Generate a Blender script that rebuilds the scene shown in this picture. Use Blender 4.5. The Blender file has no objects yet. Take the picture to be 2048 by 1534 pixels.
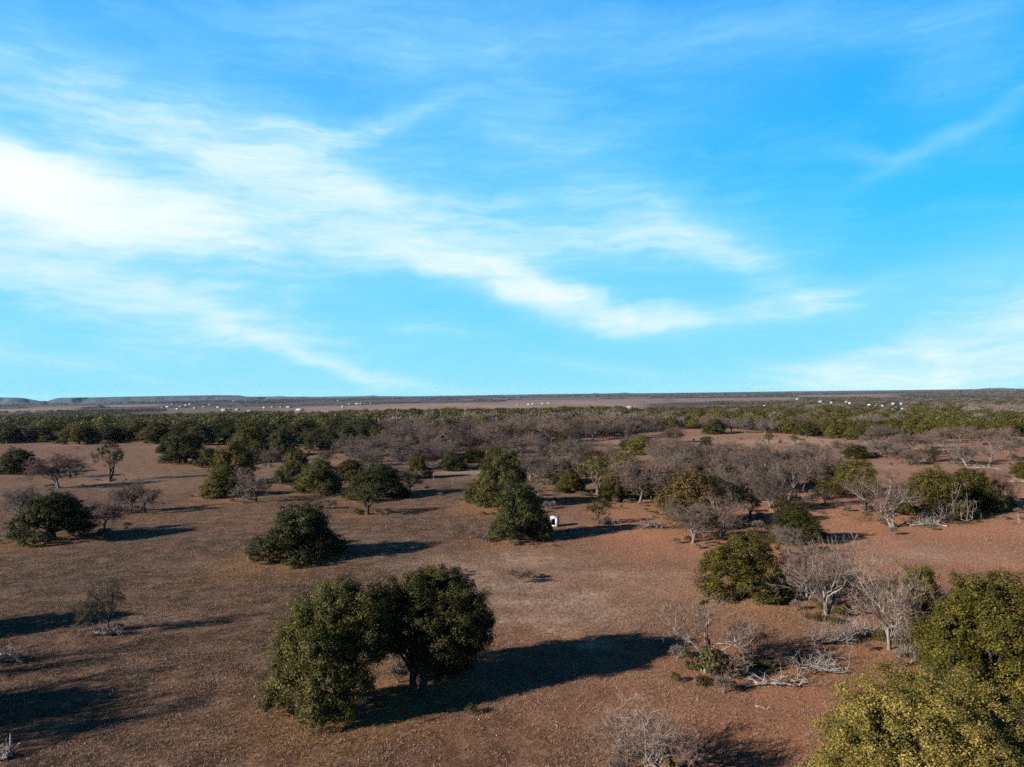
import bpy, math, random
import numpy as np
from mathutils import Vector, Matrix

# ------------------------------------------------------------------ scene, camera, sky, sun, exposure
sc = bpy.context.scene
COL = sc.collection
sc.view_settings.view_transform = 'Standard'
sc.view_settings.look = 'None'
sc.view_settings.exposure = 1.7
sc.view_settings.gamma = 1.0
sc.cycles.max_bounces = 5
sc.cycles.diffuse_bounces = 2
sc.cycles.glossy_bounces = 1
sc.cycles.transmission_bounces = 2
sc.cycles.volume_bounces = 0
sc.cycles.transparent_max_bounces = 4
sc.cycles.use_denoising = False
sc.cycles.caustics_reflective = False
sc.cycles.caustics_refractive = False

FPX, CXP, CYP = 1420.0, 1024.0, 767.0       # focal length and centre in photograph pixels
EYE = 20.0                                  # drone height over the pasture
PITCH = math.atan((786.0 - CYP) / FPX)
ROLL = 0.0126
_f = Vector((0, math.cos(PITCH), math.sin(PITCH)))
_u0 = Vector((0, -math.sin(PITCH), math.cos(PITCH)))
_x = Vector((1, 0, 0))
_r = _x * math.cos(ROLL) - _u0 * math.sin(ROLL)
_u = _u0 * math.cos(ROLL) + _x * math.sin(ROLL)
cam_data = bpy.data.cameras.new('camera')
cam_data.sensor_width = 36.0
cam_data.lens = 36.0 * FPX / 2048.0
cam_data.clip_start = 0.5
cam_data.clip_end = 80000.0
cam = bpy.data.objects.new('camera', cam_data)
M = Matrix.Identity(4)
for i in range(3):
    M[i][0], M[i][1], M[i][2] = _r[i], _u[i], -_f[i]
M[0][3], M[1][3], M[2][3] = 0, 0, EYE
cam.matrix_world = M
COL.objects.link(cam)
sc.camera = cam

def ray(px, py):
    return (_f + _r * ((px - CXP) / FPX) + _u * ((CYP - py) / FPX)).normalized()

SUN_EL = math.radians(21.5)
SUN_TO = math.radians(25.0)                 # heading of the light (from +X towards +Y)
Ldir = Vector((math.cos(SUN_TO) * math.cos(SUN_EL), math.sin(SUN_TO) * math.cos(SUN_EL), -math.sin(SUN_EL)))
sun_data = bpy.data.lights.new('sun', 'SUN')
sun_data.energy = 5.0
sun_data.angle = math.radians(0.5)
sun_data.color = (1.0, 0.94, 0.87)
sun = bpy.data.objects.new('sun', sun_data)
sun.rotation_euler = Ldir.to_track_quat('-Z', 'Y').to_euler()
sun.location = (-60, -30, 60)
COL.objects.link(sun)

# ------------------------------------------------------------------ node helpers
class NT:
    def __init__(s, tree):
        s.t = tree; s.n = tree.nodes; s.l = tree.links
    def node(s, typ, **kw):
        nd = s.n.new(typ)
        for k, v in kw.items():
            setattr(nd, k, v)
        return nd
    def put(s, sock, val):
        if isinstance(val, bpy.types.NodeSocket):
            s.l.new(val, sock)
        elif val is not None:
            sock.default_value = val
    def math(s, op, a, b=None, c=None, clamp=False):
        nd = s.node('ShaderNodeMath', operation=op, use_clamp=clamp)
        s.put(nd.inputs[0], a)
        if b is not None: s.put(nd.inputs[1], b)
        if c is not None: s.put(nd.inputs[2], c)
        return nd.outputs[0]
    def vmath(s, op, a, b=None):
        nd = s.node('ShaderNodeVectorMath', operation=op)
        s.put(nd.inputs[0], a)
        if b is not None: s.put(nd.inputs[1], b)
        return nd.outputs['Value'] if op in ('LENGTH', 'DOT_PRODUCT') else nd.outputs[0]
    def mix(s, f, a, b, blend='MIX'):
        nd = s.node('ShaderNodeMix', data_type='RGBA', blend_type=blend)
        s.put(nd.inputs[0], f); s.put(nd.inputs[6], a); s.put(nd.inputs[7], b)
        return nd.outputs[2]
    def noise(s, vec, scale, detail=3, rough=0.55, dist=0.0):
        nd = s.node('ShaderNodeTexNoise')
        if vec is not None: s.put(nd.inputs['Vector'], vec)
        nd.inputs['Scale'].default_value = scale
        nd.inputs['Detail'].default_value = detail
        nd.inputs['Roughness'].default_value = rough
        nd.inputs['Distortion'].default_value = dist
        return nd.outputs['Fac']
    def ramp(s, fac, stops, interp='LINEAR'):
        nd = s.node('ShaderNodeValToRGB')
        cr = nd.color_ramp; cr.interpolation = interp
        while len(cr.elements) < len(stops): cr.elements.new(0.5)
        for e, (p, c) in zip(cr.elements, stops):
            e.position = p; e.color = c if len(c) == 4 else (*c, 1)
        s.put(nd.inputs[0], fac)
        return nd.outputs[0]
    def smooth(s, v, a, b):
        nd = s.node('ShaderNodeMapRange', interpolation_type='SMOOTHSTEP')
        s.put(nd.inputs[0], v)
        nd.inputs[1].default_value = a; nd.inputs[2].default_value = b
        return nd.outputs[0]

def rgb(r, g, b): return (r, g, b, 1.0)

# ------------------------------------------------------------------ sky: Nishita daylight plus thin cirrus
world = bpy.data.worlds.new('World'); sc.world = world
world.use_nodes = True
w = NT(world.node_tree); w.n.clear()
sky = w.node('ShaderNodeTexSky', sky_type='NISHITA')
sky.sun_disc = False
sky.sun_elevation = SUN_EL
sky.sun_rotation = math.atan2(-Ldir.x, -Ldir.y)
sky.altitude = 300; sky.air_density = 1.0; sky.dust_density = 0.4; sky.ozone_density = 3.0
tc = w.node('ShaderNodeTexCoord')
sep = w.node('ShaderNodeSeparateXYZ'); w.l.new(tc.outputs['Generated'], sep.inputs[0])
az = w.math('ARCTAN2', sep.outputs[0], sep.outputs[1])
el = w.math('ARCSINE', sep.outputs[2])
D = 57.29578
azd = w.math('MULTIPLY', az, D); eld = w.math('MULTIPLY', el, D)
cmb = w.node('ShaderNodeCombineXYZ'); w.l.new(azd, cmb.inputs[0]); w.l.new(eld, cmb.inputs[1])
ae = cmb.outputs[0]
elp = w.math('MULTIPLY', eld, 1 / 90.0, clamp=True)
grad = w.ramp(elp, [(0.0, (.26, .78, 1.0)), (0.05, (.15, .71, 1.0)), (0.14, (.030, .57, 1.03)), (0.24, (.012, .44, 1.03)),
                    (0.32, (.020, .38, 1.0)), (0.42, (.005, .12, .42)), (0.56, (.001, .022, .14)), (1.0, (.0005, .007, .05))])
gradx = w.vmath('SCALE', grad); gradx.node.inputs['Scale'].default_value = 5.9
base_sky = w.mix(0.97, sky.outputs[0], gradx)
# cirrus: drifting streaks, warped coordinates
wn = w.node('ShaderNodeTexNoise'); w.l.new(ae, wn.inputs['Vector'])
wn.inputs['Scale'].default_value = 0.11; wn.inputs['Detail'].default_value = 4; wn.inputs['Roughness'].default_value = .55
wv = w.vmath('SUBTRACT', wn.outputs['Color'], (0.5, 0.5, 0.5))
wv = w.vmath('MULTIPLY', wv, (7.0, 2.6, 0))
aew = w.vmath('ADD', ae, wv)
def azel(px, py):
    d = ray(px, py)
    return math.degrees(math.atan2(d.x, d.y)), math.degrees(math.asin(d.z))
PXD = math.degrees(1 / FPX)
def blob(px, py, a, b, rot, wt, warp=True):
    a0, e0 = azel(px, py)
    mp = w.node('ShaderNodeMapping', vector_type='TEXTURE')
    w.l.new(aew if warp else ae, mp.inputs[0])
    mp.inputs['Location'].default_value = (a0, e0, 0)
    mp.inputs['Rotation'].default_value = (0, 0, -math.radians(rot))
    mp.inputs['Scale'].default_value = (a * PXD, b * PXD, 1)
    q = w.vmath('DOT_PRODUCT', mp.outputs[0], mp.outputs[0])
    return w.math('MULTIPLY', w.math('EXPONENT', w.math('MULTIPLY', q, -1.0)), wt)
blobs = [(70, 370, 230, 52, 9, 3.2), (-60, 330, 300, 130, 0, .35), (360, 440, 260, 50, 14, .55), (560, 475, 260, 60, 8, .38), (250, 620, 600, 170, 4, .62), (700, 250, 800, 190, 8, .20), (1000, 450, 520, 130, 10, .30), (700, 700, 800, 80, 6, .20),
         (800, 505, 270, 40, 8, .62), (1000, 555, 200, 46, 18, .85), (1180, 612, 220, 36, 14, .95), (1400, 630, 220, 30, -4, .72),
         (1540, 545, 140, 36, 32, .72), (1560, 620, 250, 34, -8, .55), (1290, 480, 240, 70, 4, .75), (1960, 690, 330, 95, -13, 1.35),
         (1850, 745, 420, 50, -3, .6), (100, 510, 380, 80, 10, .40), (350, 570, 340, 70, 14, .22), (640, 720, 260, 20, 22, .5), (860, 770, 170, 16, 12, .5),
         (1200, 738, 150, 16, 8, .55), (880, 660, 120, 14, 8, .4), (150, 740, 300, 22, 8, .45), (810, 232, 120, 20, -18, .55), (590, 262, 140, 22, 6, .45),
         (300, 190, 420, 90, 10, .45), (150, 240, 280, 60, 20, .2), (800, 70, 420, 70, 6, .48), (1150, 30, 380, 60, 8, .45),
         (1890, 285, 150, 13, -18, .38), (1740, 320, 80, 12, 18, .3), (1900, 130, 90, 80, 40, .22), (1700, 60, 260, 30, 6, .22), (2040, 180, 60, 12, -35, .25),
         (1150, 330, 260, 70, 25, .35), (1000, 250, 240, 60, 0, .2), (1400, 220, 300, 50, -10, .12), (700, 380, 420, 60, 12, .6), (500, 330, 320, 60, 12, .5)]
tot = None
for bpar in blobs:
    v = blob(*bpar)
    tot = v if tot is None else w.math('ADD', tot, v)
mp = w.node('ShaderNodeMapping'); w.l.new(aew, mp.inputs[0]); mp.inputs['Rotation'].default_value = (0, 0, math.radians(14)); mp.inputs['Scale'].default_value = (0.035, 0.16, 1)
streak = w.noise(mp.outputs[0], 1.6, 8, .58, .3)
mp2 = w.node('ShaderNodeMapping'); w.l.new(aew, mp2.inputs[0]); mp2.inputs['Rotation'].default_value = (0, 0, math.radians(-22)); mp2.inputs['Scale'].default_value = (0.06, 0.20, 1)
streak2 = w.noise(mp2.outputs[0], 2.2, 7, .6, .4)
mp3 = w.node('ShaderNodeMapping'); w.l.new(aew, mp3.inputs[0]); mp3.inputs['Rotation'].default_value = (0, 0, math.radians(9)); mp3.inputs['Scale'].default_value = (0.07, 0.55, 1)
fibre = w.noise(mp3.outputs[0], 3.0, 6, .62, .5)
stx = w.math('ADD', w.math('ADD', w.math('MULTIPLY', streak, .48), w.math('MULTIPLY', streak2, .30)), w.math('MULTIPLY', fibre, .22))
sfac = w.smooth(stx, .28, .72)
veil = w.math('MULTIPLY', w.smooth(stx, .44, .80), .22)
cl = w.math('ADD', w.math('MULTIPLY', tot, w.math('MULTIPLY_ADD', sfac, .62, .36)), veil)
# a thin layer looks thinner overhead than towards the horizon
cl = w.math('MULTIPLY', cl, w.math('POWER', w.math('DIVIDE', .42, w.math('MAXIMUM', sep.outputs[2], .42)), 2.0))
cl = w.math('SUBTRACT', 1.0, w.math('EXPONENT', w.math('MULTIPLY', cl, -.95)), clamp=True)
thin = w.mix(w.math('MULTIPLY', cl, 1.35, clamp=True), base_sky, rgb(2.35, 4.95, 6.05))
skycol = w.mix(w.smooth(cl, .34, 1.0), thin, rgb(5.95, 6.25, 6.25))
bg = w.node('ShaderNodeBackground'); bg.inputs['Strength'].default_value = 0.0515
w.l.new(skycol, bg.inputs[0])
wo = w.node('ShaderNodeOutputWorld'); w.l.new(bg.outputs[0], wo.inputs[0])

# ------------------------------------------------------------------ terrain
def sstep(a, b, x):
    t = np.clip((x - a) / (b - a), 0, 1)
    return t * t * (3 - 2 * t)
def terrain(x, y):
    x = np.asarray(x, float); y = np.asarray(y, float)
    d = np.hypot(x, y)
    h = -18.0 * sstep(330, 1600, d)
    h = h + 0.22 * np.sin(x / 17.0 + 1.3) * np.cos(y / 21.0) + 0.12 * np.sin(x / 7.3 + y / 9.1)
    far = sstep(2500, 6000, d)
    h = h + far * 4.0 * np.sin(x / 900.0 + .6) * np.cos(y / 1300.0)
    return h
def T(x, y): return float(terrain(x, y))
_TS = np.geomspace(12.0, 16000.0, 1500)
def ground(px, py):
    d = ray(px, py)
    f = lambda t: EYE + d.z * t - terrain(d.x * t, d.y * t)
    v = f(_TS); k = np.nonzero(v < 0)[0]
    if len(k) == 0: return None
    lo, hi = _TS[max(k[0] - 1, 0)], _TS[k[0]]
    for _ in range(30):
        mid = .5 * (lo + hi)
        if f(mid) < 0: hi = mid
        else: lo = mid
    return Vector((d.x * hi, d.y * hi, T(d.x * hi, d.y * hi)))

# ------------------------------------------------------------------ mesh helpers
def mesh_np(name, verts, faces_list, mats, mat_idx=None, tone=None, smooth=False):
    """faces_list: list of (n,k) int arrays"""
    me = bpy.data.meshes.new(name)
    verts = np.asarray(verts, np.float32).reshape(-1, 3)
    loops = np.concatenate([f.reshape(-1) for f in faces_list]).astype(np.int32)
    sizes = np.concatenate([np.full(len(f), f.shape[1], np.int32) for f in faces_list])
    starts = np.concatenate([[0], np.cumsum(sizes)[:-1]]).astype(np.int32)
    me.vertices.add(len(verts)); me.vertices.foreach_set('co', verts.ravel())
    me.loops.add(len(loops)); me.loops.foreach_set('vertex_index', loops)
    me.polygons.add(len(sizes)); me.polygons.foreach_set('loop_start', starts)
    for m in mats: me.materials.append(m)
    if mat_idx is not None: me.polygons.foreach_set('material_index', np.asarray(mat_idx, np.int32))
    if smooth: me.polygons.foreach_set('use_smooth', np.ones(len(sizes), bool))
    me.update(calc_edges=True)
    if tone is not None:
        at = me.attributes.new('tone', 'FLOAT', 'POINT'); at.data.foreach_set('value', np.asarray(tone, np.float32))
    return me

def tag(o, label=None, cat=None, group=None, kind=None):
    if label: o['label'] = label
    if cat: o['category'] = cat
    if group: o['group'] = group
    if kind: o['kind'] = kind
    return o
def obj(name, data, parent=None, loc=None):
    o = bpy.data.objects.new(name, data); COL.objects.link(o)
    if parent is not None: o.parent = parent
    if loc is not None: o.location = loc
    return o

class Tubes:
    """tapered tubes, collected into one mesh"""
    def __init__(s): s.v = []; s.f = []; s.n = 0
    def add(s, pts, rad, sides=6, cap=True):
        pts = np.asarray(pts, float); n = len(pts)
        tg = np.gradient(pts, axis=0); tg /= np.linalg.norm(tg, axis=1)[:, None] + 1e-9
        ref = np.array([0, 0, 1.0]) if abs(tg[0, 2]) < .9 else np.array([1.0, 0, 0])
        a = np.cross(tg, ref); a /= np.linalg.norm(a, axis=1)[:, None] + 1e-9
        b = np.cross(tg, a)
        an = np.arange(sides) * 2 * math.pi / sides
        ring = pts[:, None] + np.asarray(rad)[:, None, None] * (np.cos(an)[None, :, None] * a[:, None] + np.sin(an)[None, :, None] * b[:, None])
        s.v.append(ring.reshape(-1, 3))
        i = np.arange(n - 1)[:, None] * sides; j = np.arange(sides)[None]; k = (j + 1) % sides
        s.f.append((s.n + np.stack([i + j, i + k, i + sides + k, i + sides + j], -1)).reshape(-1, 4))
        s.n += n * sides
        if cap and sides == 4:
            s.f.append(s.n - 4 + np.array([[0, 1, 2, 3]]))
    def mesh(s, name, mat, smooth=True):
        return mesh_np(name, np.concatenate(s.v), s.f, [mat], smooth=smooth)

# ------------------------------------------------------------------ materials
def pmat(name):
    m = bpy.data.materials.new(name); m.use_nodes = True
    t = NT(m.node_tree); b = t.n['Principled BSDF']
    b.inputs['Roughness'].default_value = 0.85
    b.inputs['Specular IOR Level'].default_value = 0.2
    return m, t, b

def leaf_material(name, c0, c1, c2, transl=0.22, spec=.10, gain=.63):
    m, t, b = pmat(name)
    at = t.node('ShaderNodeAttribute', attribute_name='tone')
    oi = t.node('ShaderNodeObjectInfo')
    col = t.ramp(at.outputs['Fac'], [(0.0, c0), (0.55, c1), (1.0, c2)])
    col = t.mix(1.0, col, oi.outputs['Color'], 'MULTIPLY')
    rv = t.math('MULTIPLY_ADD', oi.outputs['Random'], .32 * gain, .50 * gain)
    sc_ = t.vmath('SCALE', col); t.put(sc_.node.inputs['Scale'], rv)
    t.put(b.inputs['Base Color'], sc_)
    b.inputs['Roughness'].default_value = .55
    b.inputs['Specular IOR Level'].default_value = spec
    tr = t.node('ShaderNodeBsdfTranslucent'); t.put(tr.inputs[0], sc_)
    mx = t.node('ShaderNodeMixShader'); mx.inputs[0].default_value = transl
    t.l.new(b.outputs[0], mx.inputs[1]); t.l.new(tr.outputs[0], mx.inputs[2])
    t.l.new(mx.outputs[0], t.n['Material Output'].inputs[0])
    return m
M_OAK = leaf_material('oak_leaves', (.034, .035, .010), (.095, .090, .020), (.25, .20, .042))
M_GOLD = leaf_material('autumn_oak_leaves', (.070, .062, .014), (.19, .145, .028), (.42, .29, .075), gain=.98)
M_RUST = leaf_material('rusty_oak_leaves', (.07, .06, .02), (.16, .10, .03), (.30, .14, .035))
M_JUN = leaf_material('juniper_leaves', (.045, .044, .010), (.128, .108, .018), (.22, .17, .028))

def bark_material(name, ca, cb, scale=3.0):
    m, t, b = pmat(name)
    tcn = t.node('ShaderNodeTexCoord')
    mpn = t.node('ShaderNodeMapping'); t.l.new(tcn.outputs['Object'], mpn.inputs[0]); mpn.inputs['Scale'].default_value = (1, 1, .35)
    n1 = t.noise(mpn.outputs[0], scale, 5, .65)
    col = t.mix(t.smooth(n1, .35, .68), ca, cb)
    oi = t.node('ShaderNodeObjectInfo')
    col = t.mix(1.0, col, oi.outputs['Color'], 'MULTIPLY')
    cs = t.vmath('SCALE', col); cs.node.inputs['Scale'].default_value = .43
    t.put(b.inputs['Base Color'], cs)
    bp = t.node('ShaderNodeBump'); bp.inputs['Strength'].default_value = .6; bp.inputs['Distance'].default_value = .03
    t.put(bp.inputs['Height'], t.noise(mpn.outputs[0], scale * 5, 4, .6)); t.l.new(bp.outputs[0], b.inputs['Normal'])
    return m
M_BARK = bark_material('dark_bark', rgb(.035, .028, .023), rgb(.09, .075, .062))
M_PALEBARK = bark_material('pale_bark', rgb(.17, .14, .12), rgb(.42, .36, .32), 2.0)
M_GREYBARK = bark_material('grey_bark', rgb(.13, .11, .10), rgb(.32, .28, .25), 2.5)
M_DEADWOOD = bark_material('bleached_wood', rgb(.28, .22, .18), rgb(.55, .48, .42), 2.0)
def twig_material(name, ca, cb):
    m, t, b = pmat(name)
    at = t.node('ShaderNodeAttribute', attribute_name='tone')
    oi = t.node('ShaderNodeObjectInfo')
    col = t.mix(at.outputs['Fac'], ca, cb)
    col = t.mix(1.0, col, oi.outputs['Color'], 'MULTIPLY')
    rv = t.math('MULTIPLY_ADD', oi.outputs['Random'], .18, .31)
    s_ = t.vmath('SCALE', col); t.put(s_.node.inputs['Scale'], rv)
    t.put(b.inputs['Base Color'], s_)
    return m
M_TWIG = twig_material('bare_twigs', rgb(.105, .078, .058), rgb(.30, .225, .175))

# ------------------------------------------------------------------ tree generators (metres; base at origin)
def unit(v): return v / (np.linalg.norm(v, axis=-1, keepdims=True) + 1e-9)

def leaf_cloud(rng, pc, pr, outward, nper, L, squash=.85, seedtone=.5):
    n = len(pc)
    dirs = unit(rng.normal(size=(n, nper, 3)))
    rad = rng.random((n, nper, 1)) ** .45
    off = dirs * rad * pr[:, None, None]; off[..., 2] *= squash
    pos = (pc[:, None] + off).reshape(-1, 3)
    nrm = unit(dirs * .8 + outward[:, None] * .55 + rng.normal(size=(n, nper, 3)) * .55 + np.array([0, 0, .25])).reshape(-1, 3)
    tg = unit(np.cross(nrm, rng.normal(size=nrm.shape)))
    bt = np.cross(nrm, tg)
    ls = (L * (.65 + .7 * rng.random((len(pos), 1))))
    v = np.stack([pos - tg * ls * .5, pos + bt * ls * .30 + nrm * ls * .06, pos + tg * ls * .5, pos - bt * ls * .30 + nrm * ls * .06], 1).reshape(-1, 3)
    f = np.arange(len(pos) * 4).reshape(-1, 4)
    pt = np.clip(rng.normal(.42, .20, (n, 1)), 0, 1)
    tone = np.clip(pt + rng.normal(0, .17, (n, nper)), 0, 1).reshape(-1)
    return v, f, np.repeat(tone, 4)

def limb_path(rng, a, b, n=6, sag=.12):
    a = np.asarray(a, float); b = np.asarray(b, float)
    t = np.linspace(0, 1, n)[:, None]
    L = np.linalg.norm(b - a)
    mid = (a + b) / 2 + np.array([0, 0, .18 * L]) + rng.normal(0, sag * L, 3) * np.array([1, 1, .4])
    p = (1 - t) ** 2 * a + 2 * t * (1 - t) * mid + t * t * b
    p[1:-1] += rng.normal(0, .035 * L, (n - 2, 3))
    return p

def lobes_dome(rng, R, h, skirt, k=11, r0=.27, r1=.43):
    lb = [(rng.normal(0, .1 * R), rng.normal(0, .1 * R), h * .74, R * .46)]
    a0 = rng.random() * 6.28
    for i in range(k):
        a = a0 + i * 2.39996 + rng.normal(0, .2)
        q = math.sqrt((i + .7) / k)
        rr = R * .66 * q * rng.uniform(.85, 1.1)
        z = h * (skirt + (.74 - skirt) * (1 - q ** 1.6)) + h * rng.uniform(-.02, .14) * (1 if q < .8 else .8)
        r = R * rng.uniform(r0, r1)
        lb.append((rr * math.cos(a), rr * math.sin(a), max(z, r * .55), r))
    if skirt < .3:
        for i in range(5):
            a = rng.random() * 6.28; r = R * rng.uniform(.22, .3)
            lb.append((R * .66 * math.cos(a), R * .66 * math.sin(a), r * .75, r))
    return lb

def make_oak(name, seed, lobes, leafmat, puff=.43, per_m2=7.5, nper=46, L=.17, trunk_r=.3, stems=((0, 0),), zmin=.12, bark=None):
    rng = np.random.default_rng(seed)
    lb = np.array(lobes)
    P = []; O = []
    cen = lb[:, :3].mean(0)
    for i, (x, y, z, r) in enumerate(lb):
        m = int(4 * math.pi * r * r * per_m2 / (math.pi * .5))
        d = unit(rng.normal(size=(m, 3)))
        d = d[d[:, 2] > -.55]
        # lumpy radius
        ph = rng.random(3) * 6
        lump = 1 + .20 * np.sin(d[:, 0] * 5 + ph[0]) * np.sin(d[:, 1] * 5 + ph[1]) + .12 * np.sin(d[:, 2] * 8 + ph[2])
        q = np.array([x, y, z]) + d * (r * lump * (.60 + .44 * rng.random(len(d)) + (rng.random(len(d)) < .10) * rng.uniform(.05, .38, len(d))))[:, None]
        keep = q[:, 2] > zmin
        for j, (x2, y2, z2, r2) in enumerate(lb):
            if j != i:
                keep &= np.linalg.norm(q - np.array([x2, y2, z2]), axis=1) > r2 * .62
        P.append(q[keep]); O.append(d[keep])
    P = np.concatenate(P); O = np.concatenate(O)
    hol = np.sin(P[:, 0] * 2.1 + seed) * np.sin(P[:, 1] * 2.3 + seed * 2) * np.sin(P[:, 2] * 2.6 + seed * 3)
    drop = rng.random(len(P)) > .05 + .75 * np.clip((np.abs(hol) - .33) * 3, 0, 1)
    P, O = P[drop], O[drop]
    pr = puff * (.55 + .75 * rng.random(len(P)))
    v, f, tone = leaf_cloud(rng, P, pr, O, nper, L)
    v[:, 2] = np.maximum(v[:, 2], .02)
    crown = mesh_np(name + '_crown', v, [f], [leafmat], tone=tone)
    tb = Tubes()
    for si, (sx, sy) in enumerate(stems):
        mine = [l for k, l in enumerate(lb) if k % len(stems) == si]
        top = np.array([sx * 1.2 + rng.normal(0, .15), sy * 1.2, 1.3])
        pts = np.array([[sx, sy, -.25], [sx, sy, .15], [sx * 1.05 + .05, sy, .6], top])
        tr = trunk_r / math.sqrt(len(stems))
        tb.add(pts, [tr * 1.5, tr * 1.15, tr, tr * .85], 8)
        for (x, y, z, r) in mine:
            e = np.array([x, y, z + r * .3])
            if z < 1.0: e = np.array([x * .8, y * .8, max(z, .8)])
            pth = limb_path(rng, top - [0, 0, .25], e, 7, .10)
            r0 = tr * rng.uniform(.38, .6)
            tb.add(pth, np.linspace(r0, r0 * .18, 7), 5)
            for _ in range(4):
                k = rng.integers(3, 7)
                e2 = np.array([x, y, z]) + unit(rng.normal(size=3)) * r * .85
                if e2[2] > .3:
                    tb.add(limb_path(rng, pth[k], e2, 5, .1), np.linspace(r0 * .3, r0 * .06, 5), 4)
    trunk = tb.mesh(name + '_trunk', bark or M_BARK)
    mn = v.min(0); mx = v.max(0)
    return dict(trunk=trunk, crown=crown, w=max(mx[0] - mn[0], .5) , h=mx[2], kind='oak')

def make_bare(name, seed, height=5.5, spread=1.0, stems=1, dens=1.0, limb=1.0, bark=None, up=.25, twig_w=.016, lean=0.0, droop=0.0):
    rng = np.random.default_rng(seed)
    tb = Tubes()
    tw_v = []; tw_t = []
    def path(p, d, L, n, wob, grav):
        pts = [p]; d = d / np.linalg.norm(d)
        for i in range(n):
            d = d + rng.normal(0, wob, 3) + np.array([0, 0, grav])
            d = d / np.linalg.norm(d)
            p = p + d * L / n
            if p[2] < .15: p = np.array([p[0], p[1], .15]); d[2] = abs(d[2])
            pts.append(p)
        return np.array(pts), d
    def perp(d, ang):
        r = rng.normal(size=3); r = r - d * np.dot(r, d); r /= np.linalg.norm(r)
        return d * math.cos(ang) + r * math.sin(ang)
    s = height / 5.5
    L1 = []
    for k in range(stems):
        a = rng.random() * 6.28
        ti = rng.uniform(.15, .35) if stems > 1 else .08
        d0 = np.array([math.cos(a) * ti + lean, math.sin(a) * ti, 1.0])
        r0 = .14 * s / (stems ** .35)
        pts, d = path(np.array([math.cos(a) * .12 * (stems > 1), math.sin(a) * .12 * (stems > 1), -.2]), d0, rng.uniform(1.5, 2.2) * s, 5, .10, .02)
        rad = np.linspace(r0 * 1.25, r0 * .75, 6); rad[0] *= 1.3
        tb.add(pts, rad, 7)
        nl = rng.integers(4, 6) if stems == 1 else rng.integers(3, 5)
        aa = rng.random() * 6.28
        for i in range(nl):
            t = rng.integers(3, 6)
            aa += 6.28 / nl + rng.normal(0, .3)
            hz = rng.uniform(.55, 1.15) * spread
            dd = np.array([math.cos(aa) * hz, math.sin(aa) * hz, rng.uniform(.45, 1.0)])
            L1.append((pts[t], dd, rng.uniform(2.0, 3.0) * s, r0 * rng.uniform(.45, .7)))
    L2 = []
    for (p, d, L, r) in L1:
        pts, de = path(p, d, L, 6, .17, .05 - droop)
        tb.add(pts, np.linspace(r, r * .38, 7), 6)
        for i in range(rng.integers(5, 7)):
            t = rng.integers(2, 7)
            dd = perp(unit(pts[t] - pts[t - 1]), rng.uniform(.5, 1.0)) + np.array([0, 0, up])
            L2.append((pts[t], dd, L * rng.uniform(.4, .65), r * rng.uniform(.32, .5) * limb))
    L3 = []
    for (p, d, L, r) in L2:
        pts, de = path(p, d, L, 5, .2, .04 - droop)
        tb.add(pts, np.linspace(r, r * .35, 6), 4)
        for i in range(rng.integers(5, 8)):
            t = rng.integers(1, 6)
            dd = perp(unit(pts[t] - pts[t - 1]), rng.uniform(.5, 1.1)) + np.array([0, 0, up * .7])
            L3.append((pts[t], dd, L * rng.uniform(.45, .7), max(r * .4, .007)))
    fine = Tubes(); L4p = []; L4d = []; L4l = []
    for (p, d, L, r) in L3:
        pts, de = path(p, d, L, 4, .25, .02 - droop)
        fine.add(pts, np.linspace(r, r * .45, 5), 3)
        m = max(2, int(7 * dens))
        for i in range(m):
            t = rng.integers(1, 5)
            L4p.append(pts[t]); L4d.append(unit(unit(pts[t] - pts[t - 1]) + rng.normal(0, .75, 3) + np.array([0, 0, up * .5]))); L4l.append(L * rng.uniform(.45, .8))
    P = np.array(L4p); Dv = np.array(L4d); LL = np.array(L4l)[:, None]
    def ribbons(P, Dv, LL, wd):
        sd = unit(np.cross(Dv, rng.normal(size=Dv.shape))) * wd
        mid = P + Dv * LL * .5 + rng.normal(0, .06, P.shape) * LL
        end = P + Dv * LL
        v = np.stack([P - sd, P + sd, mid + sd * .7, mid - sd * .7, end], 1).reshape(-1, 3)
        b = np.arange(len(P))[:, None] * 5
        return v, b + np.array([[0, 1, 2, 3]]), b + np.array([[3, 2, 4]]), mid, end
    v4, q4, t4, mid, end = ribbons(P, Dv, LL, twig_w * .8)
    k5 = max(2, int(5 * dens))
    P5 = np.concatenate([P + Dv * LL * rng.uniform(.2, 1.0, (len(P), 1)) for _ in range(k5)])
    D5 = unit(np.concatenate([Dv] * k5) + rng.normal(0, .75, (len(P) * k5, 3)) + np.array([0, 0, up * .4]))
    L5 = np.concatenate([LL] * k5) * rng.uniform(.45, .9, (len(P) * k5, 1))
    v5, q5, t5, _, _ = ribbons(P5, D5, L5, twig_w * .55)
    n3 = fine.n
    vv = np.concatenate([np.concatenate(fine.v), v4, v5])
    vv[:, 2] = np.maximum(vv[:, 2], .02)
    fl = fine.f + [q4 + n3, t4 + n3, q5 + n3 + len(v4), t5 + n3 + len(v4)]
    tone = np.concatenate([np.full(n3, .7), np.repeat(rng.random(len(P)), 5), np.repeat(rng.random(len(P5)), 5) * .8])
    crown = mesh_np(name + '_crown', vv, fl, [M_TWIG], tone=tone)
    trunk = tb.mesh(name + '_trunk', bark or M_GREYBARK)
    mn = np.percentile(vv, .7, axis=0); mx = np.percentile(vv, 99.3, axis=0)
    return dict(trunk=trunk, crown=crown, w=max(mx[0] - mn[0], mx[1] - mn[1]) * .96, h=mx[2], kind='bare')

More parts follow.
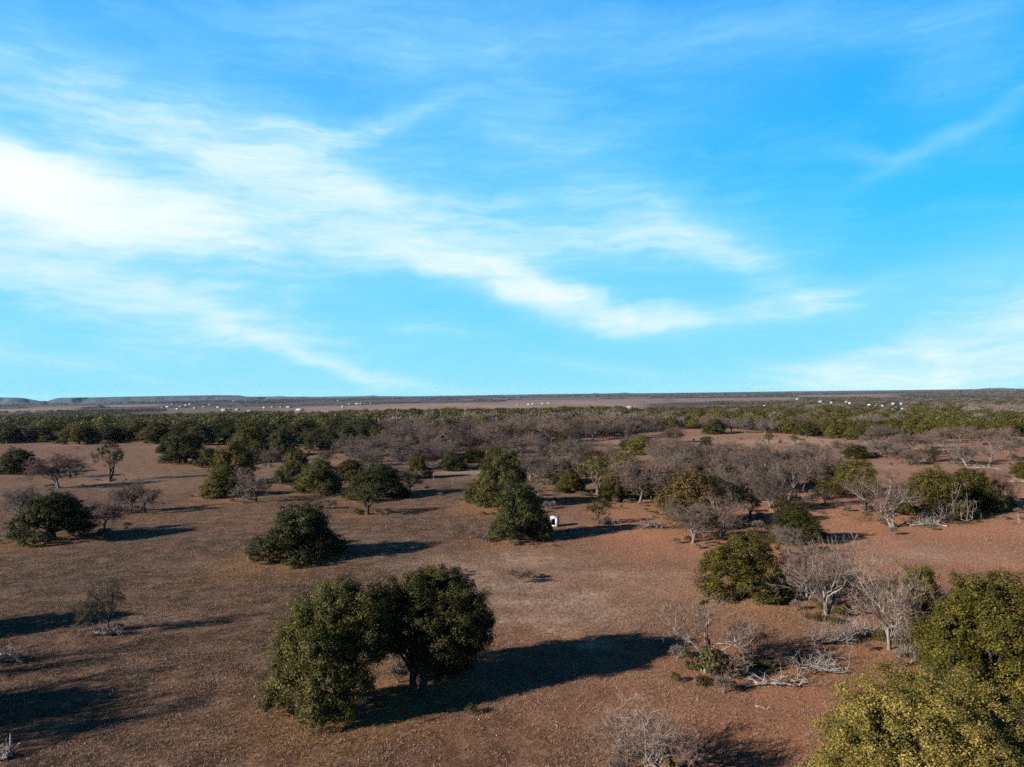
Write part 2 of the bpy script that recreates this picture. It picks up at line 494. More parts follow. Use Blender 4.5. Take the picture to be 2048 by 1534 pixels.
# prototypes ---------------------------------------------------------
rr = np.random.default_rng(5)
OAK = [make_oak('oak%d' % i, 100 + i, lobes_dome(np.random.default_rng(40 + i), 4.0, [6.2, 5.6, 6.8, 5.2, 6.4, 5.8][i], [.12, .14, .22, .10, .26, .16][i], 17, .20, .36), M_OAK, L=.135,
                stems=[((0, 0),), ((-.2, 0), (.25, .1)), ((0, 0),), ((-.3, .1), (.1, -.2), (.3, .2)), ((0, 0),), ((.2, 0), (-.2, .1))][i], nper=58) for i in range(6)]
THIN = [make_oak('thin_oak%d' % i, 130 + i, lobes_dome(np.random.default_rng(60 + i), 2.6, 5.4, .42, 8), M_OAK, per_m2=3.0, nper=26, puff=.45, trunk_r=.2,
                 stems=((0, 0),) if i else ((-.15, 0), (.15, 0))) for i in range(2)]
JUN = []
for i in range(2):
    g = np.random.default_rng(70 + i)
    lb = [(g.normal(0, .15), g.normal(0, .15), z, r) for z, r in ((.7, .95), (1.5, .95), (2.3, .8), (3.1, .55), (3.7, .35))]
    JUN.append(make_oak('juniper%d' % i, 150 + i, lb, M_JUN, puff=.32, nper=26, L=.15, trunk_r=.14))
RUST = [make_oak('rusty_oak', 160, lobes_dome(np.random.default_rng(81), 3.9, 6.4, .26), M_RUST, nper=34, per_m2=5.5)]
GOLD = [make_oak('golden_oak', 161, lobes_dome(np.random.default_rng(82), 3.9, 6.2, .26), M_GOLD, nper=40)]
BARE = [make_bare('bare%d' % i, 200 + i, 5.5, [1.0, 1.15, .9, 1.1, .8][i], [1, 2, 1, 3, 2][i], 1.2, twig_w=.017) for i in range(5)]
PALE = [make_bare('pale%d' % i, 230 + i, 5.8, [.75, .95, .85][i], [2, 3, 2][i], .7, limb=1.3, bark=M_PALEBARK, up=.35) for i in range(3)]
DROOP = [make_bare('droop%d' % i, 250 + i, 4.6, 1.25, 1, 1.0, bark=M_BARK, up=.05, droop=.07) for i in range(2)]
ASHE = [make_oak('ashe%d' % i, 170 + i, lobes_dome(np.random.default_rng(85 + i), 2.8, 4.8, .24, 8), M_JUN, puff=.42, nper=30, L=.19, per_m2=5.5, trunk_r=.18) for i in range(2)]
SETS = dict(ashe=ASHE, oak=OAK, thin=THIN, jun=JUN, rust=RUST, gold=GOLD, bare=BARE, pale=PALE, droop=DROOP)
NAMES = dict(ashe='juniper_tree', oak='oak_tree', thin='thin_oak_tree', jun='juniper_tree', rust='rusty_oak_tree', gold='golden_oak_tree', bare='bare_tree', pale='bare_tree', droop='bare_tree')

TREES = []      # (x, y, radius, leafy) for the litter on the ground
def place(kind, loc, wm, hm, rot, label, cat='tree', group=None, tint=(1, 1, 1), pr=None, parts=True, name=None, lean=0.0, trunk_tint=None):
    e = bpy.data.objects.new(name or NAMES[kind], None); COL.objects.link(e)
    e.empty_display_size = .5
    e.location = (loc[0], loc[1], loc[2])
    sx = wm / pr['w']; sz = hm / pr['h']
    e.scale = (sx, sx, sz)
    e.rotation_euler = (0, lean, rot)
    tag(e, label, cat, group)
    for pn in ('trunk', 'crown'):
        c = obj(pn, pr[pn], e)
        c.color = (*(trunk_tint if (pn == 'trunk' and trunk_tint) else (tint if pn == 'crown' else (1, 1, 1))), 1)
    return e
QUEUE = []
_cnt = {}
def tree(kind, bx, by, ty, wpx, label, group=None, tint=(1, 1, 1), rot=None, var=None, cat='tree', maxh=11.0, **kw):
    p = ground(bx, by)
    depth = Vector((p.x, p.y, p.z - EYE)).dot(_f)
    hm = None
    d = ray(bx, ty); z_at = EYE + d.z * (math.hypot(p.x, p.y) / math.hypot(d.x, d.y))
    hm = min(max(z_at - p.z, .5), maxh)
    wm = wpx * depth / FPX * (1.12 if kind == 'oak' else 1.0)
    k = _cnt.get(kind, 0); _cnt[kind] = k + 1
    pr = SETS[kind][(k if var is None else var) % len(SETS[kind])]
    rnd = random.Random(int(bx * 7 + by * 13))
    if kind in ('bare', 'pale', 'droop') and 'lean' not in kw: kw['lean'] = rnd.uniform(-.13, .13)
    TREES.append((p.x, p.y, wm * .5, kind in ('oak', 'thin', 'jun', 'rust', 'gold')))
    QUEUE.append(((kind, p, wm, hm, rnd.random() * 6.28 if rot is None else rot, label, cat, group, tint, pr), kw))


# ------------------------------------------------------------------ the trees one can tell apart in the photograph: base x, base y, top y, width (photo pixels)
GREY = (.9, .95, 1.0); YEL = (1.5, 1.3, .9); DK = (.72, .80, .85)
def L(*a, **k): tree(*a, **k)
# two big oaks beside the black shadow in the open pasture
g = ground(690, 1425); g2 = ground(835, 1385)
HERO_L = make_oak('hero_left', 901, [(-.3, .5, 6.7, 1.55), (1.1, .6, 6.3, 1.45), (-2.0, .4, 5.6, 1.6), (-3.2, .2, 4.2, 1.5), (-3.9, 0, 2.4, 1.15), (-4.5, -.3, 1.0, .85),
        (-1.2, -1.2, 4.6, 1.7), (-2.6, -1.2, 2.6, 1.35), (-.6, -1.7, 2.6, 1.5), (-1.3, -2.2, 1.15, 1.15), (.9, -.6, 3.9, 1.3), (.9, -1.0, 2.2, 1.15), (0, 1.8, 5.2, 1.6), (-1.8, 1.9, 4.0, 1.7), (.3, -1.9, 1.0, .9), (1.7, .3, 5.2, 1.15), (1.9, .1, 3.9, .95), (-.5, 2.8, 3.4, 1.4), (1.2, 2.2, 3.2, 1.2)],
        M_OAK, nper=105, L=.112, puff=.46, per_m2=8.5, trunk_r=.34, stems=((0, 0), (-.5, -.3)))
HERO_R = make_oak('hero_right', 902, [(.3, .2, 7.0, 1.6), (-1.6, .2, 6.3, 1.5), (2.3, .3, 6.9, 1.5), (3.4, .2, 5.3, 1.55), (3.9, 0, 3.9, 1.15), (.6, 2.2, 5.8, 1.8), (2.4, 2.0, 5.0, 1.6),
        (.9, -1.5, 5.5, 1.35), (2.6, -1.4, 4.9, 1.3), (-2.2, .6, 4.8, 1.15), (-.6, -1.2, 5.3, 1.1), (-.8, 2.0, 4.6, 1.4), (2.9, -.6, 3.4, .9), (-1.7, .8, 3.6, .8), (3.7, .5, 3.0, .95), (1.4, 2.8, 3.2, 1.5), (-.6, 2.9, 3.0, 1.3), (-2.3, .5, 3.4, .9), (2.6, 1.8, 2.7, 1.2), (.6, 1.9, 1.8, 1.1), (1.9, -1.9, 3.7, .8), (2.9, .9, 1.6, 1.0), (1.5, 1.2, 1.0, .9), (1.1, -1.4, 3.5, .9), (-1.2, -1.0, 4.1, .8), (-.5, -1.1, 3.4, .85), (.4, -1.3, 2.7, .75), (.5, 3.3, 4.2, 1.4), (2.6, 3.1, 4.0, 1.3), (-1.6, 3.0, 3.4, 1.3), (4.2, 1.2, 4.4, 1.0)],
        M_OAK, nper=105, L=.112, puff=.46, per_m2=8.5, trunk_r=.36, stems=((-.35, 0), (.35, .15)))
HERO_Y = make_oak('hero_yellow', 903, lobes_dome(np.random.default_rng(92), 5.9, 8.2, .28, 34, .17, .28), M_GOLD, nper=160, L=.082, puff=.46, per_m2=8.5, trunk_r=.5, stems=((-.5, 0), (.4, .3)))
HERO_G = make_oak('hero_green', 904, lobes_dome(np.random.default_rng(93), 5.4, 7.9, .24, 26, .18, .30), M_OAK, nper=95, L=.125, puff=.5, per_m2=7.5, trunk_r=.45, stems=((-.4, 0), (.4, .2)))
def hero(pr, kind, loc, label, name, rot=0, tint=(1, 1, 1), s=1.0, hm=None, wm=None):
    TREES.append((loc[0], loc[1], pr['w'] * .5 * s, True))
    QUEUE.append(((kind, loc, wm or pr['w'] * s, hm or pr['h'] * s, rot, label, 'tree', None, tint, pr), dict(name=name)))
hero(HERO_L, 'oak', g, 'big green oak skirted to the ground, left twin beside the long black shadow', 'oak_tree', tint=(1.05, 1.05, .95))
hero(HERO_R, 'oak', g2, 'big round oak with two dark trunks showing, right twin beside the long black shadow', 'oak_tree')
_y = Vector((18.3, 30.3, 0)); _y.z = T(_y.x, _y.y)
hero(HERO_Y, 'gold', _y, 'huge golden green oak in front of the fallen bleached limbs', 'golden_oak_tree', hm=8.75, wm=12.6)
_g = ground(1985, 1400)
hero(HERO_G, 'oak', _g, 'large green oak behind the golden oak, beside the white limbed bare trees', 'oak_tree', tint=(1.5, 1.35, .85), hm=8.6, wm=11.8)
L('oak', 1838, 1290, 1120, 125, 'small upright green oak behind the white limbed bare trees', tint=YEL, var=2)
L('oak', 597, 1116, 1000, 200, 'dense dome shaped dark oak alone in the pasture behind the twin oaks', var=3, tint=DK)
L('oak', 1040, 1080, 958, 126, 'broad dark oak standing against the small white hut', var=0, tint=DK)
L('oak', 1008, 1012, 894, 118, 'tall green oak right behind the oak at the white hut', var=2)
L('oak', 958, 1003, 958, 62, 'low leaning green oak bush beside the tall oak behind the white hut', var=4)
L('thin', 735, 1030, 964, 84, 'small round oak on a clear short trunk with orange grass below', var=1, tint=(1.2, 1.2, 1))
L('oak', 752, 996, 918, 132, 'wide dark oak behind the small round oak on its short trunk', var=1, tint=DK)
L('bare', 818, 990, 938, 62, 'dark leafless thicket tree touching the right side of the wide dark oak')
L('oak', 634, 986, 908, 108, 'front oak of the rounded dark green pair beside the bare silver tree', var=5)
L('oak', 590, 966, 893, 84, 'rear oak of the rounded dark green pair beside the bare silver tree', var=3, tint=DK)
L('oak', 470, 966, 866, 92, 'tall yellow green oak column above the orange grass', var=2, tint=(1.45, 1.25, .95))
L('oak', 447, 992, 928, 92, 'low spreading green oak in front of the tall yellow green column', var=1, tint=(1.2, 1.15, 1))
L('droop', 513, 1003, 934, 84, 'silver grey leafless tree with drooping twigs beside the spreading green oak', var=0, tint=(1.2, 1.2, 1.25))
L('oak', 370, 926, 862, 98, 'round dark oak standing free in the far left pasture', var=0, tint=DK)
L('thin', 222, 963, 878, 66, 'thin oak with a flat tuft of leaves on a long crooked trunk', var=0)
L('oak', 38, 946, 890, 92, 'dark spreading oak in the left pasture nearest the wire fence', var=5, tint=DK)
L('bare', 118, 976, 908, 96, 'leafless tangle with a few red and yellow leaves left of the crooked thin oak', tint=(1.15, .95, .9))
L('thin', 140, 955, 915, 60, 'small half bare oak tucked behind the leafless tangle', var=1, tint=(1.2, 1.0, .8))
L('oak', 106, 1080, 973, 150, 'bushy dark oak with low golden grass at its foot, beside a bare sapling', var=4, tint=DK)
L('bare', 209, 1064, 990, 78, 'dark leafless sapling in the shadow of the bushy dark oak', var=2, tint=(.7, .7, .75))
L('droop', 262, 1023, 958, 72, 'leafless tree with twin dark stems, one of a spreading bare pair', var=1, tint=(.9, .9, .95))
L('droop', 291, 1024, 962, 84, 'leafless tree with one dark stem, wider of a spreading bare pair', var=0, tint=(.9, .9, .95))
L('bare', 35, 1042, 974, 74, 'sparse leafless tree alone in the brown grass left of the bushy dark oak', var=0, tint=(.7, .75, .75))
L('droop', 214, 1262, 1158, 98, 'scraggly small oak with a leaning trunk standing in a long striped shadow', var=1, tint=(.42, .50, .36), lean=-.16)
# bare and green trees on the right
L('pale', 1410, 1342, 1192, 180, 'leafless tree with forked cream trunk beside a green shrub tuft', var=0, tint=(1.35, 1.25, 1.22))
L('droop', 1510, 1330, 1245, 125, 'leafless tree with a dark arching stem over fallen branches', var=1, tint=(.8, .72, .72))
L('pale', 1325, 1560, 1408, 215, 'leafless silver tree holding a green mistletoe ball', var=1, tint=(1.35, 1.25, 1.22))
L('pale', 1776, 1302, 1128, 165, 'leafless tree with slanting white stems in front of the large green oak', var=2, tint=(1.35, 1.25, 1.22))
L('pale', 1800, 1296, 1142, 150, 'leafless tree with curved white stems in front of the large green oak', var=0, tint=(1.35, 1.25, 1.22))
L('pale', 1850, 1300, 1232, 90, 'low leafless tree bending right against the large green oak', var=1, tint=(.9, .8, .78))
L('pale', 1652, 1226, 1066, 150, 'leafless many stemmed grey tree on orange ground beside the rounded oak', var=1, tint=(1.35, 1.25, 1.22))
L('pale', 1905, 1335, 1205, 120, 'leafless grey tree squeezed between the golden oak and the large green oak', var=0, tint=(1.3, 1.2, 1.15))
L('oak', 1878, 1338, 1238, 84, 'small olive bush oak filling the gap beside the golden oak', var=5, tint=(1.3, 1.15, .75))
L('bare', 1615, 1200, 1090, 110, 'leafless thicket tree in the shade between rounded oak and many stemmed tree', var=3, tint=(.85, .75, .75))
L('oak', 1487, 1190, 1058, 172, 'rounded bright green oak above a fan of orange leaf litter', var=2, tint=(1.5, 1.35, .8), rot=1.0)
L('oak', 1590, 1084, 1003, 122, 'compact deep green oak throwing a short black shadow', var=5, tint=(.8, .85, .6))
L('bare', 1578, 1112, 1050, 72, 'small leafless sapling in front of the compact deep green oak', tint=(1.35, 1.25, 1.22))
L('bare', 1385, 1086, 1005, 105, 'leafless tree with dark trunk below the rusty orange oak', var=4, tint=(1.05, .95, .95))
L('pale', 1440, 1078, 990, 110, 'leafless pale tree beside the rusty orange oak', var=2, tint=(.95, .85, .85))
L('rust', 1390, 1050, 930, 160, 'rusty orange and olive oak among bare trees', var=0)
L('oak', 1252, 992, 900, 120, 'yellow green oak rising behind a wide bare grey tree', var=3, tint=YEL)
L('bare', 1278, 1006, 918, 130, 'wide leafless grey tree in front of the yellow green oak', var=1, tint=(.95, .85, .85))
L('thin', 1195, 988, 905, 74, 'half bare oak with pale trunk left of the yellow green oak', var=1, tint=(1.4, 1.25, .9), trunk_tint=(2.2, 2.1, 2.0))
L('thin', 1197, 1048, 994, 66, 'small low oak with a bare top beside a fallen pale branch', var=0, tint=(.9, .9, .9))
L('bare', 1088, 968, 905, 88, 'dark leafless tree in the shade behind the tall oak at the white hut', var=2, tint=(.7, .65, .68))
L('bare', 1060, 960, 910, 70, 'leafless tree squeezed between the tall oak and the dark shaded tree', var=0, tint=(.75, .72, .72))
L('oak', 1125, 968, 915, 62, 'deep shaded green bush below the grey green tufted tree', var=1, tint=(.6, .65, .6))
L('bare', 1142, 928, 880, 76, 'grey green tufted tree above the deep shaded bush', var=4, tint=(.9, 1.05, .85))
L('bare', 1512, 985, 893, 130, 'wide leafless tree with upright trunk behind the rusty orange oak', var=2, tint=(.9, .84, .84))
L('bare', 1450, 970, 905, 100, 'leafless mauve tree crowding behind the rusty orange oak', var=3, tint=(.95, .85, .88))
L('pale', 1575, 1002, 908, 105, 'leafless tree with white leaning trunks beside the wide upright one', var=0, tint=(.95, .85, .84))
L('bare', 1625, 934, 884, 92, 'rounded leafless tree leaning over a dark log near the pale dirt flat', var=1, tint=(1.0, .86, .86))
L('oak', 1712, 990, 917, 104, 'olive oak on the left end of the big evergreen clump', var=0, tint=YEL)
L('thin', 1730, 1025, 950, 95, 'half bare brownish oak at the front left of the big evergreen clump', var=1, tint=(1.3, 1.1, .9))
L('pale', 1790, 1056, 936, 150, 'leafless tree with a snapped white trunk in front of the big evergreen clump', var=2, tint=(.95, .84, .84))
L('oak', 1868, 1030, 924, 150, 'olive oak in the middle of the big evergreen clump', var=1, tint=(1.4, 1.2, .8))
L('oak', 1945, 1018, 932, 130, 'darker green oak on the right end of the big evergreen clump', var=3, tint=(1.05, 1.0, .7))
L('droop', 2005, 1012, 945, 56, 'dark leafless arching bush on the right side of the big evergreen clump', var=1, tint=(.6, .55, .55))
L('oak', 1712, 916, 885, 62, 'squat dark green bush near the pale dirt flat', var=5, tint=(.95, .9, .7))
L('bare', 1760, 910, 878, 70, 'leafless mauve bush beside the squat dark green bush', var=3)
L('bare', 1775, 882, 852, 66, 'leafless grey oak standing before the green woodland on the right', var=1)
L('thin', 1702, 878, 856, 26, 'little upright juniper on the edge of the pale dirt flat', var=0)
L('thin', 1800, 882, 858, 52, 'thinly leaved oak with a dark shadow before the green woodland', var=0)
L('bare', 1830, 908, 866, 92, 'leafless pink grey tree in the right hand meadow', var=4, tint=(1.1, .95, .92))
L('droop', 1790, 912, 890, 50, 'low twisted leafless tree with white forked trunk in the right hand meadow', var=0)
L('thin', 1868, 924, 890, 50, 'dark small oak with a fallen limb in the right hand meadow', var=1, tint=(.85, .85, .75))
L('pale', 1935, 932, 880, 66, 'leafless white limbed tree wrapped in green vines in the right hand meadow', var=1)
L('pale', 1985, 925, 868, 70, 'leafless rosy tree with several white stems at the meadow edge', var=0, tint=(1.15, .92, .9))
L('bare', 2020, 918, 866, 60, 'leafless brown tree at the meadow edge right of the rosy one', var=2)
L('oak', 2044, 955, 918, 46, 'small bright green oak with bleached limbs around its foot', var=4, tint=YEL)
L('gold', 1285, 908, 866, 84, 'yellow oak bush standing alone beside the pale sandy patch', var=0, tint=(.85, .85, .7))
L('oak', 1255, 900, 876, 40, 'small oak bush leaning on the yellow oak beside the sandy patch', var=4, tint=(1.2, 1.1, .8))
L('jun', 1335, 876, 857, 14, 'small cone shaped juniper, left one of a short row before the woodland', tint=(.9, 1, .9))
L('jun', 1344, 878, 859, 13, 'small cone shaped juniper, middle one of a short row before the woodland', tint=(.9, 1, .9))
L('jun', 1354, 868, 854, 9, 'small cone shaped juniper, right one of a short row before the woodland', tint=(.9, 1, .9))
L('jun', 1410, 868, 846, 18, 'taller cone shaped juniper beside a round bare tree', tint=(1, 1, .9))
L('oak', 1412, 898, 872, 34, 'small round oak bush beside a low grey thicket', var=0, tint=DK)
L('bare', 1460, 902, 885, 58, 'low rounded grey thicket right of the small round oak bush', var=3, tint=(.85, .8, .78))
L('pale', 1380, 912, 880, 60, 'leafless tree with forked white top among fallen grey limbs', var=1)
L('thin', 1538, 888, 862, 22, 'single thin sapling standing on the pale dirt flat', var=1, tint=(.8, .8, .7))
L('thin', 1590, 890, 868, 24, 'small leafy sapling on the pale dirt flat', var=0)
L('oak', 1432, 868, 836, 46, 'dark oak under a mauve bare tree at the flat far edge', var=2, tint=DK)
L('bare', 1425, 866, 828, 50, 'round bare mauve tree over the dark oak at the flat far edge', var=0)
L('pale', 1465, 866, 832, 40, 'leafless tree with thin white trunks at the flat far edge', var=0)
L('pale', 1490, 866, 832, 44, 'leafless white tree with open top at the flat far edge', var=2)
L('bare', 1530, 866, 832, 46, 'broad leafless grey tree at the flat far edge', var=2)
# centre: the bare grove and the oaks behind it
L('bare', 716, 932, 882, 66, 'small grey leafless tree on the left of the bare grove', var=2, tint=(.85, .85, .88))
L('bare', 752, 925, 872, 84, 'tall grey leafless tree in the middle of the bare grove', var=0, tint=(.9, .86, .88))
L('bare', 818, 938, 878, 98, 'wide rounded grey leafless tree on the right of the bare grove', var=1, tint=(.95, .9, .92))
L('bare', 780, 905, 856, 76, 'mauve leafless tree behind the bare grove', var=3, tint=(.95, .85, .88))
L('droop', 870, 902, 872, 50, 'leafless rosy tree on a slim pale trunk right of the bare grove', var=0, tint=(1.15, .9, .9))
L('bare', 905, 926, 886, 56, 'pale grey thicket tree left of a dark shrub in the middle pasture', var=4)
L('oak', 950, 924, 890, 66, 'dark shrub right of the pale grey thicket tree in the middle pasture', var=1, tint=(.6, .62, .6))
L('pale', 1075, 900, 862, 52, 'leafless fan shaped pale tree at the back of the sandy patch', var=1, tint=(1.1, .95, .95))
L('oak', 562, 910, 853, 74, 'dense dark oak behind the rounded green pair', var=3, tint=(.8, .8, .6))
L('oak', 637, 900, 853, 60, 'dark oak on a short straight trunk in the rear pasture', var=4, tint=DK)
L('oak', 692, 894, 848, 66, 'dark oak with a forked trunk in the rear pasture', var=2, tint=DK)
L('oak', 157, 888, 844, 84, 'broad yellow green oak beside the little blue shed', var=4, tint=YEL)
L('oak', 313, 886, 840, 70, 'broad brown green oak with forked trunk at the far end of the left pasture', var=2, tint=(1.2, 1.0, .8))
L('rust', 246, 882, 850, 58, 'reddish brown oak between the broad yellow green and brown green oaks', tint=(.6, .5, .6))
L('bare', 65, 884, 850, 50, 'grey leafless tree against the dark woodland beyond the wire fence', var=1, tint=(.7, .7, .75))
L('oak', 20, 886, 848, 60, 'dark oak at the woodland edge beyond the wire fence', var=3, tint=(.5, .55, .55))
L('oak', 345, 905, 860, 60, 'dark oak half hidden behind the round free standing one', var=1, tint=DK)
L('oak', 215, 884, 848, 56, 'dark oak at the woodland edge right of the blue shed', var=5, tint=(.6, .65, .6))
L('oak', 400, 890, 845, 66, 'grey green oak behind the round free standing oak', var=2, tint=(.9, .9, .95))
L('oak', 500, 895, 842, 70, 'olive oak behind the tall yellow green column', var=0, tint=(1.1, 1.0, .8))
L('oak', 1222, 868, 838, 40, 'dark oak on two slim trunks in the bare woodland', var=4, tint=DK)
L('oak', 1252, 866, 840, 40, 'dark oak with open crown beside the one on two slim trunks', var=4, tint=DK)

# thickets and rows of look-alike trees
MARKS = [(1390, 1050, 'the rusty orange oak'), (1285, 908, 'the yellow oak bush by the sand'), (1278, 1006, 'the wide leafless grey tree'), (1195, 988, 'the half bare oak with pale trunk'), (1512, 985, 'the upright wide leafless tree'),
         (1575, 1002, 'the tree with white leaning trunks'), (1625, 934, 'the tree over the dark log'), (1712, 916, 'the squat dark green bush'), (1935, 932, 'the vine wrapped white tree'), (1985, 925, 'the rosy white stemmed tree'), (1868, 924, 'the small oak with fallen limb'),
         (1142, 928, 'the grey green tufted tree'), (1075, 900, 'the fan shaped pale tree'), (950, 924, 'the dark shrub in the middle pasture'), (818, 938, 'the wide rounded grove tree'), (716, 932, 'the small grey grove tree'), (870, 902, 'the rosy tree on slim trunk'),
         (637, 900, 'the oak on short straight trunk'), (692, 894, 'the oak with forked trunk'), (562, 910, 'the dense dark oak'), (470, 966, 'the tall yellow green oak column'), (370, 926, 'the round free standing oak'), (313, 886, 'the broad brown green oak'), (157, 888, 'the blue shed'),
         (1335, 876, 'the row of small junipers'), (1432, 868, 'the oak under a mauve tree'), (1490, 866, 'the white tree with open top'), (1590, 890, 'the leafy sapling on the dirt flat'), (1702, 878, 'the little upright juniper'), (1775, 882, 'the grey oak before the green woodland'),
         (1222, 868, 'the oak on two slim trunks'), (1380, 912, 'the forked white topped tree'), (1460, 902, 'the low rounded grey thicket'), (1588, 1084, 'the compact deep green oak'), (1712, 990, 'the olive oak of the evergreen clump'), (1008, 1012, 'the tall oak behind the white hut'), (752, 996, 'the wide dark oak')]
MARKS = [(ground(a, b_), c_) for a, b_, c_ in MARKS]
def describe(what, bx, by, ty, w_, tint):
    p = ground(bx, by)
    q, nm = min(MARKS, key=lambda m_: ((m_[0].x - p.x) ** 2 + .35 * (m_[0].y - p.y) ** 2))
    d = math.hypot(p.x, p.y) - math.hypot(q.x, q.y); side = abs(p.x / p.y - q.x / q.y) * q.y
    rel = 'beside' if side > abs(d) * .6 else ('behind' if d > 0 else 'in front of')
    if math.hypot(p.x - q.x, p.y - q.y) > 45: rel = 'well behind' if d > 0 else 'well before'
    v = sum(tint) / 3; sh = 'dark' if v < .72 else ('pale' if v > 1.04 else 'mid toned')
    wm = w_ * p.y / FPX; sz = 'small' if wm < 8.5 else ('broad' if wm > 14 else 'medium')
    return '%s %s %s %s %s' % (sz, sh, what, rel, nm)
def many(kind, lst, noun, group, tints, v0=0):
    for i, (bx, by, ty, w_) in enumerate(lst):
        label = describe(noun, bx, by, ty, w_, tints[i % len(tints)])
        L(kind, bx, by, ty - 2, w_ * (1.0 if bx > 1660 else 1.15), label, group=group, tint=tints[i % len(tints)], var=v0 + i)
MV = [(.95, .90, .88), (.62, .60, .60), (1.15, 1.05, 1.0), (.75, .70, .66), (1.3, 1.15, 1.05), (.5, .48, .48), (.9, .8, .7)]
many('bare', [(1345, 965, 900, 84), (1372, 945, 888, 76), (1402, 936, 884, 76), (1432, 948, 888, 80), (1482, 948, 886, 86), (1545, 958, 893, 86), (1338, 1000, 925, 84), (1465, 1004, 925, 90), (1545, 1022, 945, 80), (1318, 938, 884, 64), (1605, 985, 922, 74)],
     'leafless mauve tree', 'thicket behind the rusty oak', MV)
many('bare', [(880, 888, 845, 76), (932, 890, 846, 76), (985, 893, 845, 80), (1035, 888, 842, 76), (1085, 884, 838, 80), (1122, 878, 835, 76), (1168, 874, 832, 80), (962, 908, 864, 70), (1012, 908, 868, 60), (840, 880, 842, 72), (792, 874, 840, 70), (1202, 868, 830, 74), (1150, 893, 852, 60)],
     'leafless woodland tree', 'front row of the bare woodland', MV, 2)
many('oak', [(740, 880, 838, 76), (900, 876, 838, 60), (862, 872, 836, 60), (1052, 874, 840, 52), (1130, 892, 858, 46), (985, 880, 850, 50)],
     'woodland evergreen oak', 'evergreens in the bare woodland', [DK, (.9, .9, .7)], 1)
many('oak', [(440, 882, 838, 80), (522, 883, 836, 84), (602, 884, 838, 80), (657, 880, 836, 74), (722, 876, 836, 74), (270, 880, 838, 76), (100, 882, 842, 76), (372, 880, 838, 84), (762, 893, 852, 58)],
     'rounded leafy oak', 'oak row behind the left pasture', [DK, (1, .95, .75), (.85, .85, .8), (1.15, 1.0, .75)])
many('bare', [(1680, 906, 882, 44), (1735, 897, 868, 48), (1860, 897, 868, 54), (1890, 887, 858, 54), (1922, 883, 852, 60), (1960, 890, 858, 60), (1850, 922, 895, 48), (1820, 928, 904, 54), (2012, 892, 856, 54), (1640, 862, 838, 48), (1598, 862, 836, 50), (1560, 864, 838, 44), (1750, 880, 856, 40)],
     'leafless pinkish bush', 'bare bushes of the right hand meadow', [(1.15, .98, .95), (1.0, .9, .88), (1.2, 1.05, 1.0)], 1)

many('bare', [(705, 915, 872, 60), (745, 945, 900, 50), (795, 920, 872, 64), (842, 905, 862, 60), (885, 915, 872, 60), (935, 912, 868, 60), (1000, 925, 880, 56), (1045, 915, 872, 60), (1095, 925, 880, 60), (1130, 950, 902, 60), (1165, 935, 890, 56), (1205, 930, 888, 52), (1240, 960, 905, 64), (1310, 975, 918, 64), (1175, 965, 915, 60), (1060, 882, 842, 70), (1105, 888, 848, 64), (1185, 880, 845, 60), (1250, 876, 842, 60), (1295, 872, 840, 56), (1345, 885, 855, 50), (1330, 918, 878, 60), (1365, 930, 886, 60), (1590, 945, 895, 66), (1530, 935, 890, 60), (1660, 950, 905, 60), (850, 940, 900, 46), (650, 935, 900, 40), (540, 935, 898, 44)],
     'leafless brown tree', 'bare trees of the middle pasture', MV, 3)
many('oak', [(665, 905, 862, 56), (990, 935, 892, 56), (1190, 950, 905, 52), (1310, 990, 930, 60), (1455, 985, 930, 56), (1530, 1000, 948, 50), (1640, 965, 925, 48), (1680, 965, 930, 40), (1425, 965, 908, 62), (1570, 975, 922, 56), (1225, 1000, 940, 56), (1140, 985, 935, 50), (905, 940, 902, 50), (835, 955, 912, 54), (700, 960, 915, 60), (520, 925, 880, 60), (420, 935, 895, 50)],
     'green oak bush', 'oak bushes of the middle pasture', [DK, (1.0, .95, .7), (1.3, 1.15, .8)], 2)
many('thin', [(1420, 1010, 945, 60), (1345, 1030, 968, 54), (1500, 1040, 985, 54), (1565, 1045, 990, 50), (1650, 1010, 958, 50)],
     'thinly leaved oak', 'thin oaks round the rusty oak', [(1.2, 1.05, .8), (.9, .85, .7)])

# trees standing outside the left of the frame, whose shadows stripe the grass
for i, (x, y, kind, wm, hm, lab) in enumerate([(-51.5, 58, 'oak', 9.5, 7.5, 'oak left of the pasture whose shadow falls behind the scraggly small oak'),
        (-41.5, 41.5, 'oak', 8.4, 7.6, 'oak left of the pasture casting the broad black shadow'),
        (-45, 49.5, 'pale', 6.0, 7.5, 'tall bare tree left of the pasture casting thin striped shadows'),
        (-41.7, 44, 'pale', 6.0, 7.5, 'bare tree beside the oak left of the pasture, its branches shadowed on the grass'),
        (-39, 38, 'bare', 5.5, 8.4, 'tallest bare tree left of the pasture casting the longest thin stripes')]):
    z = T(x, y)
    TREES.append((x, y, wm * .5, kind == 'oak'))
    QUEUE.append(((kind, Vector((x, y, z)), wm, hm, 1.3 * i, lab, 'tree', None, (1, 1, 1), SETS[kind][i % len(SETS[kind])]), {}))

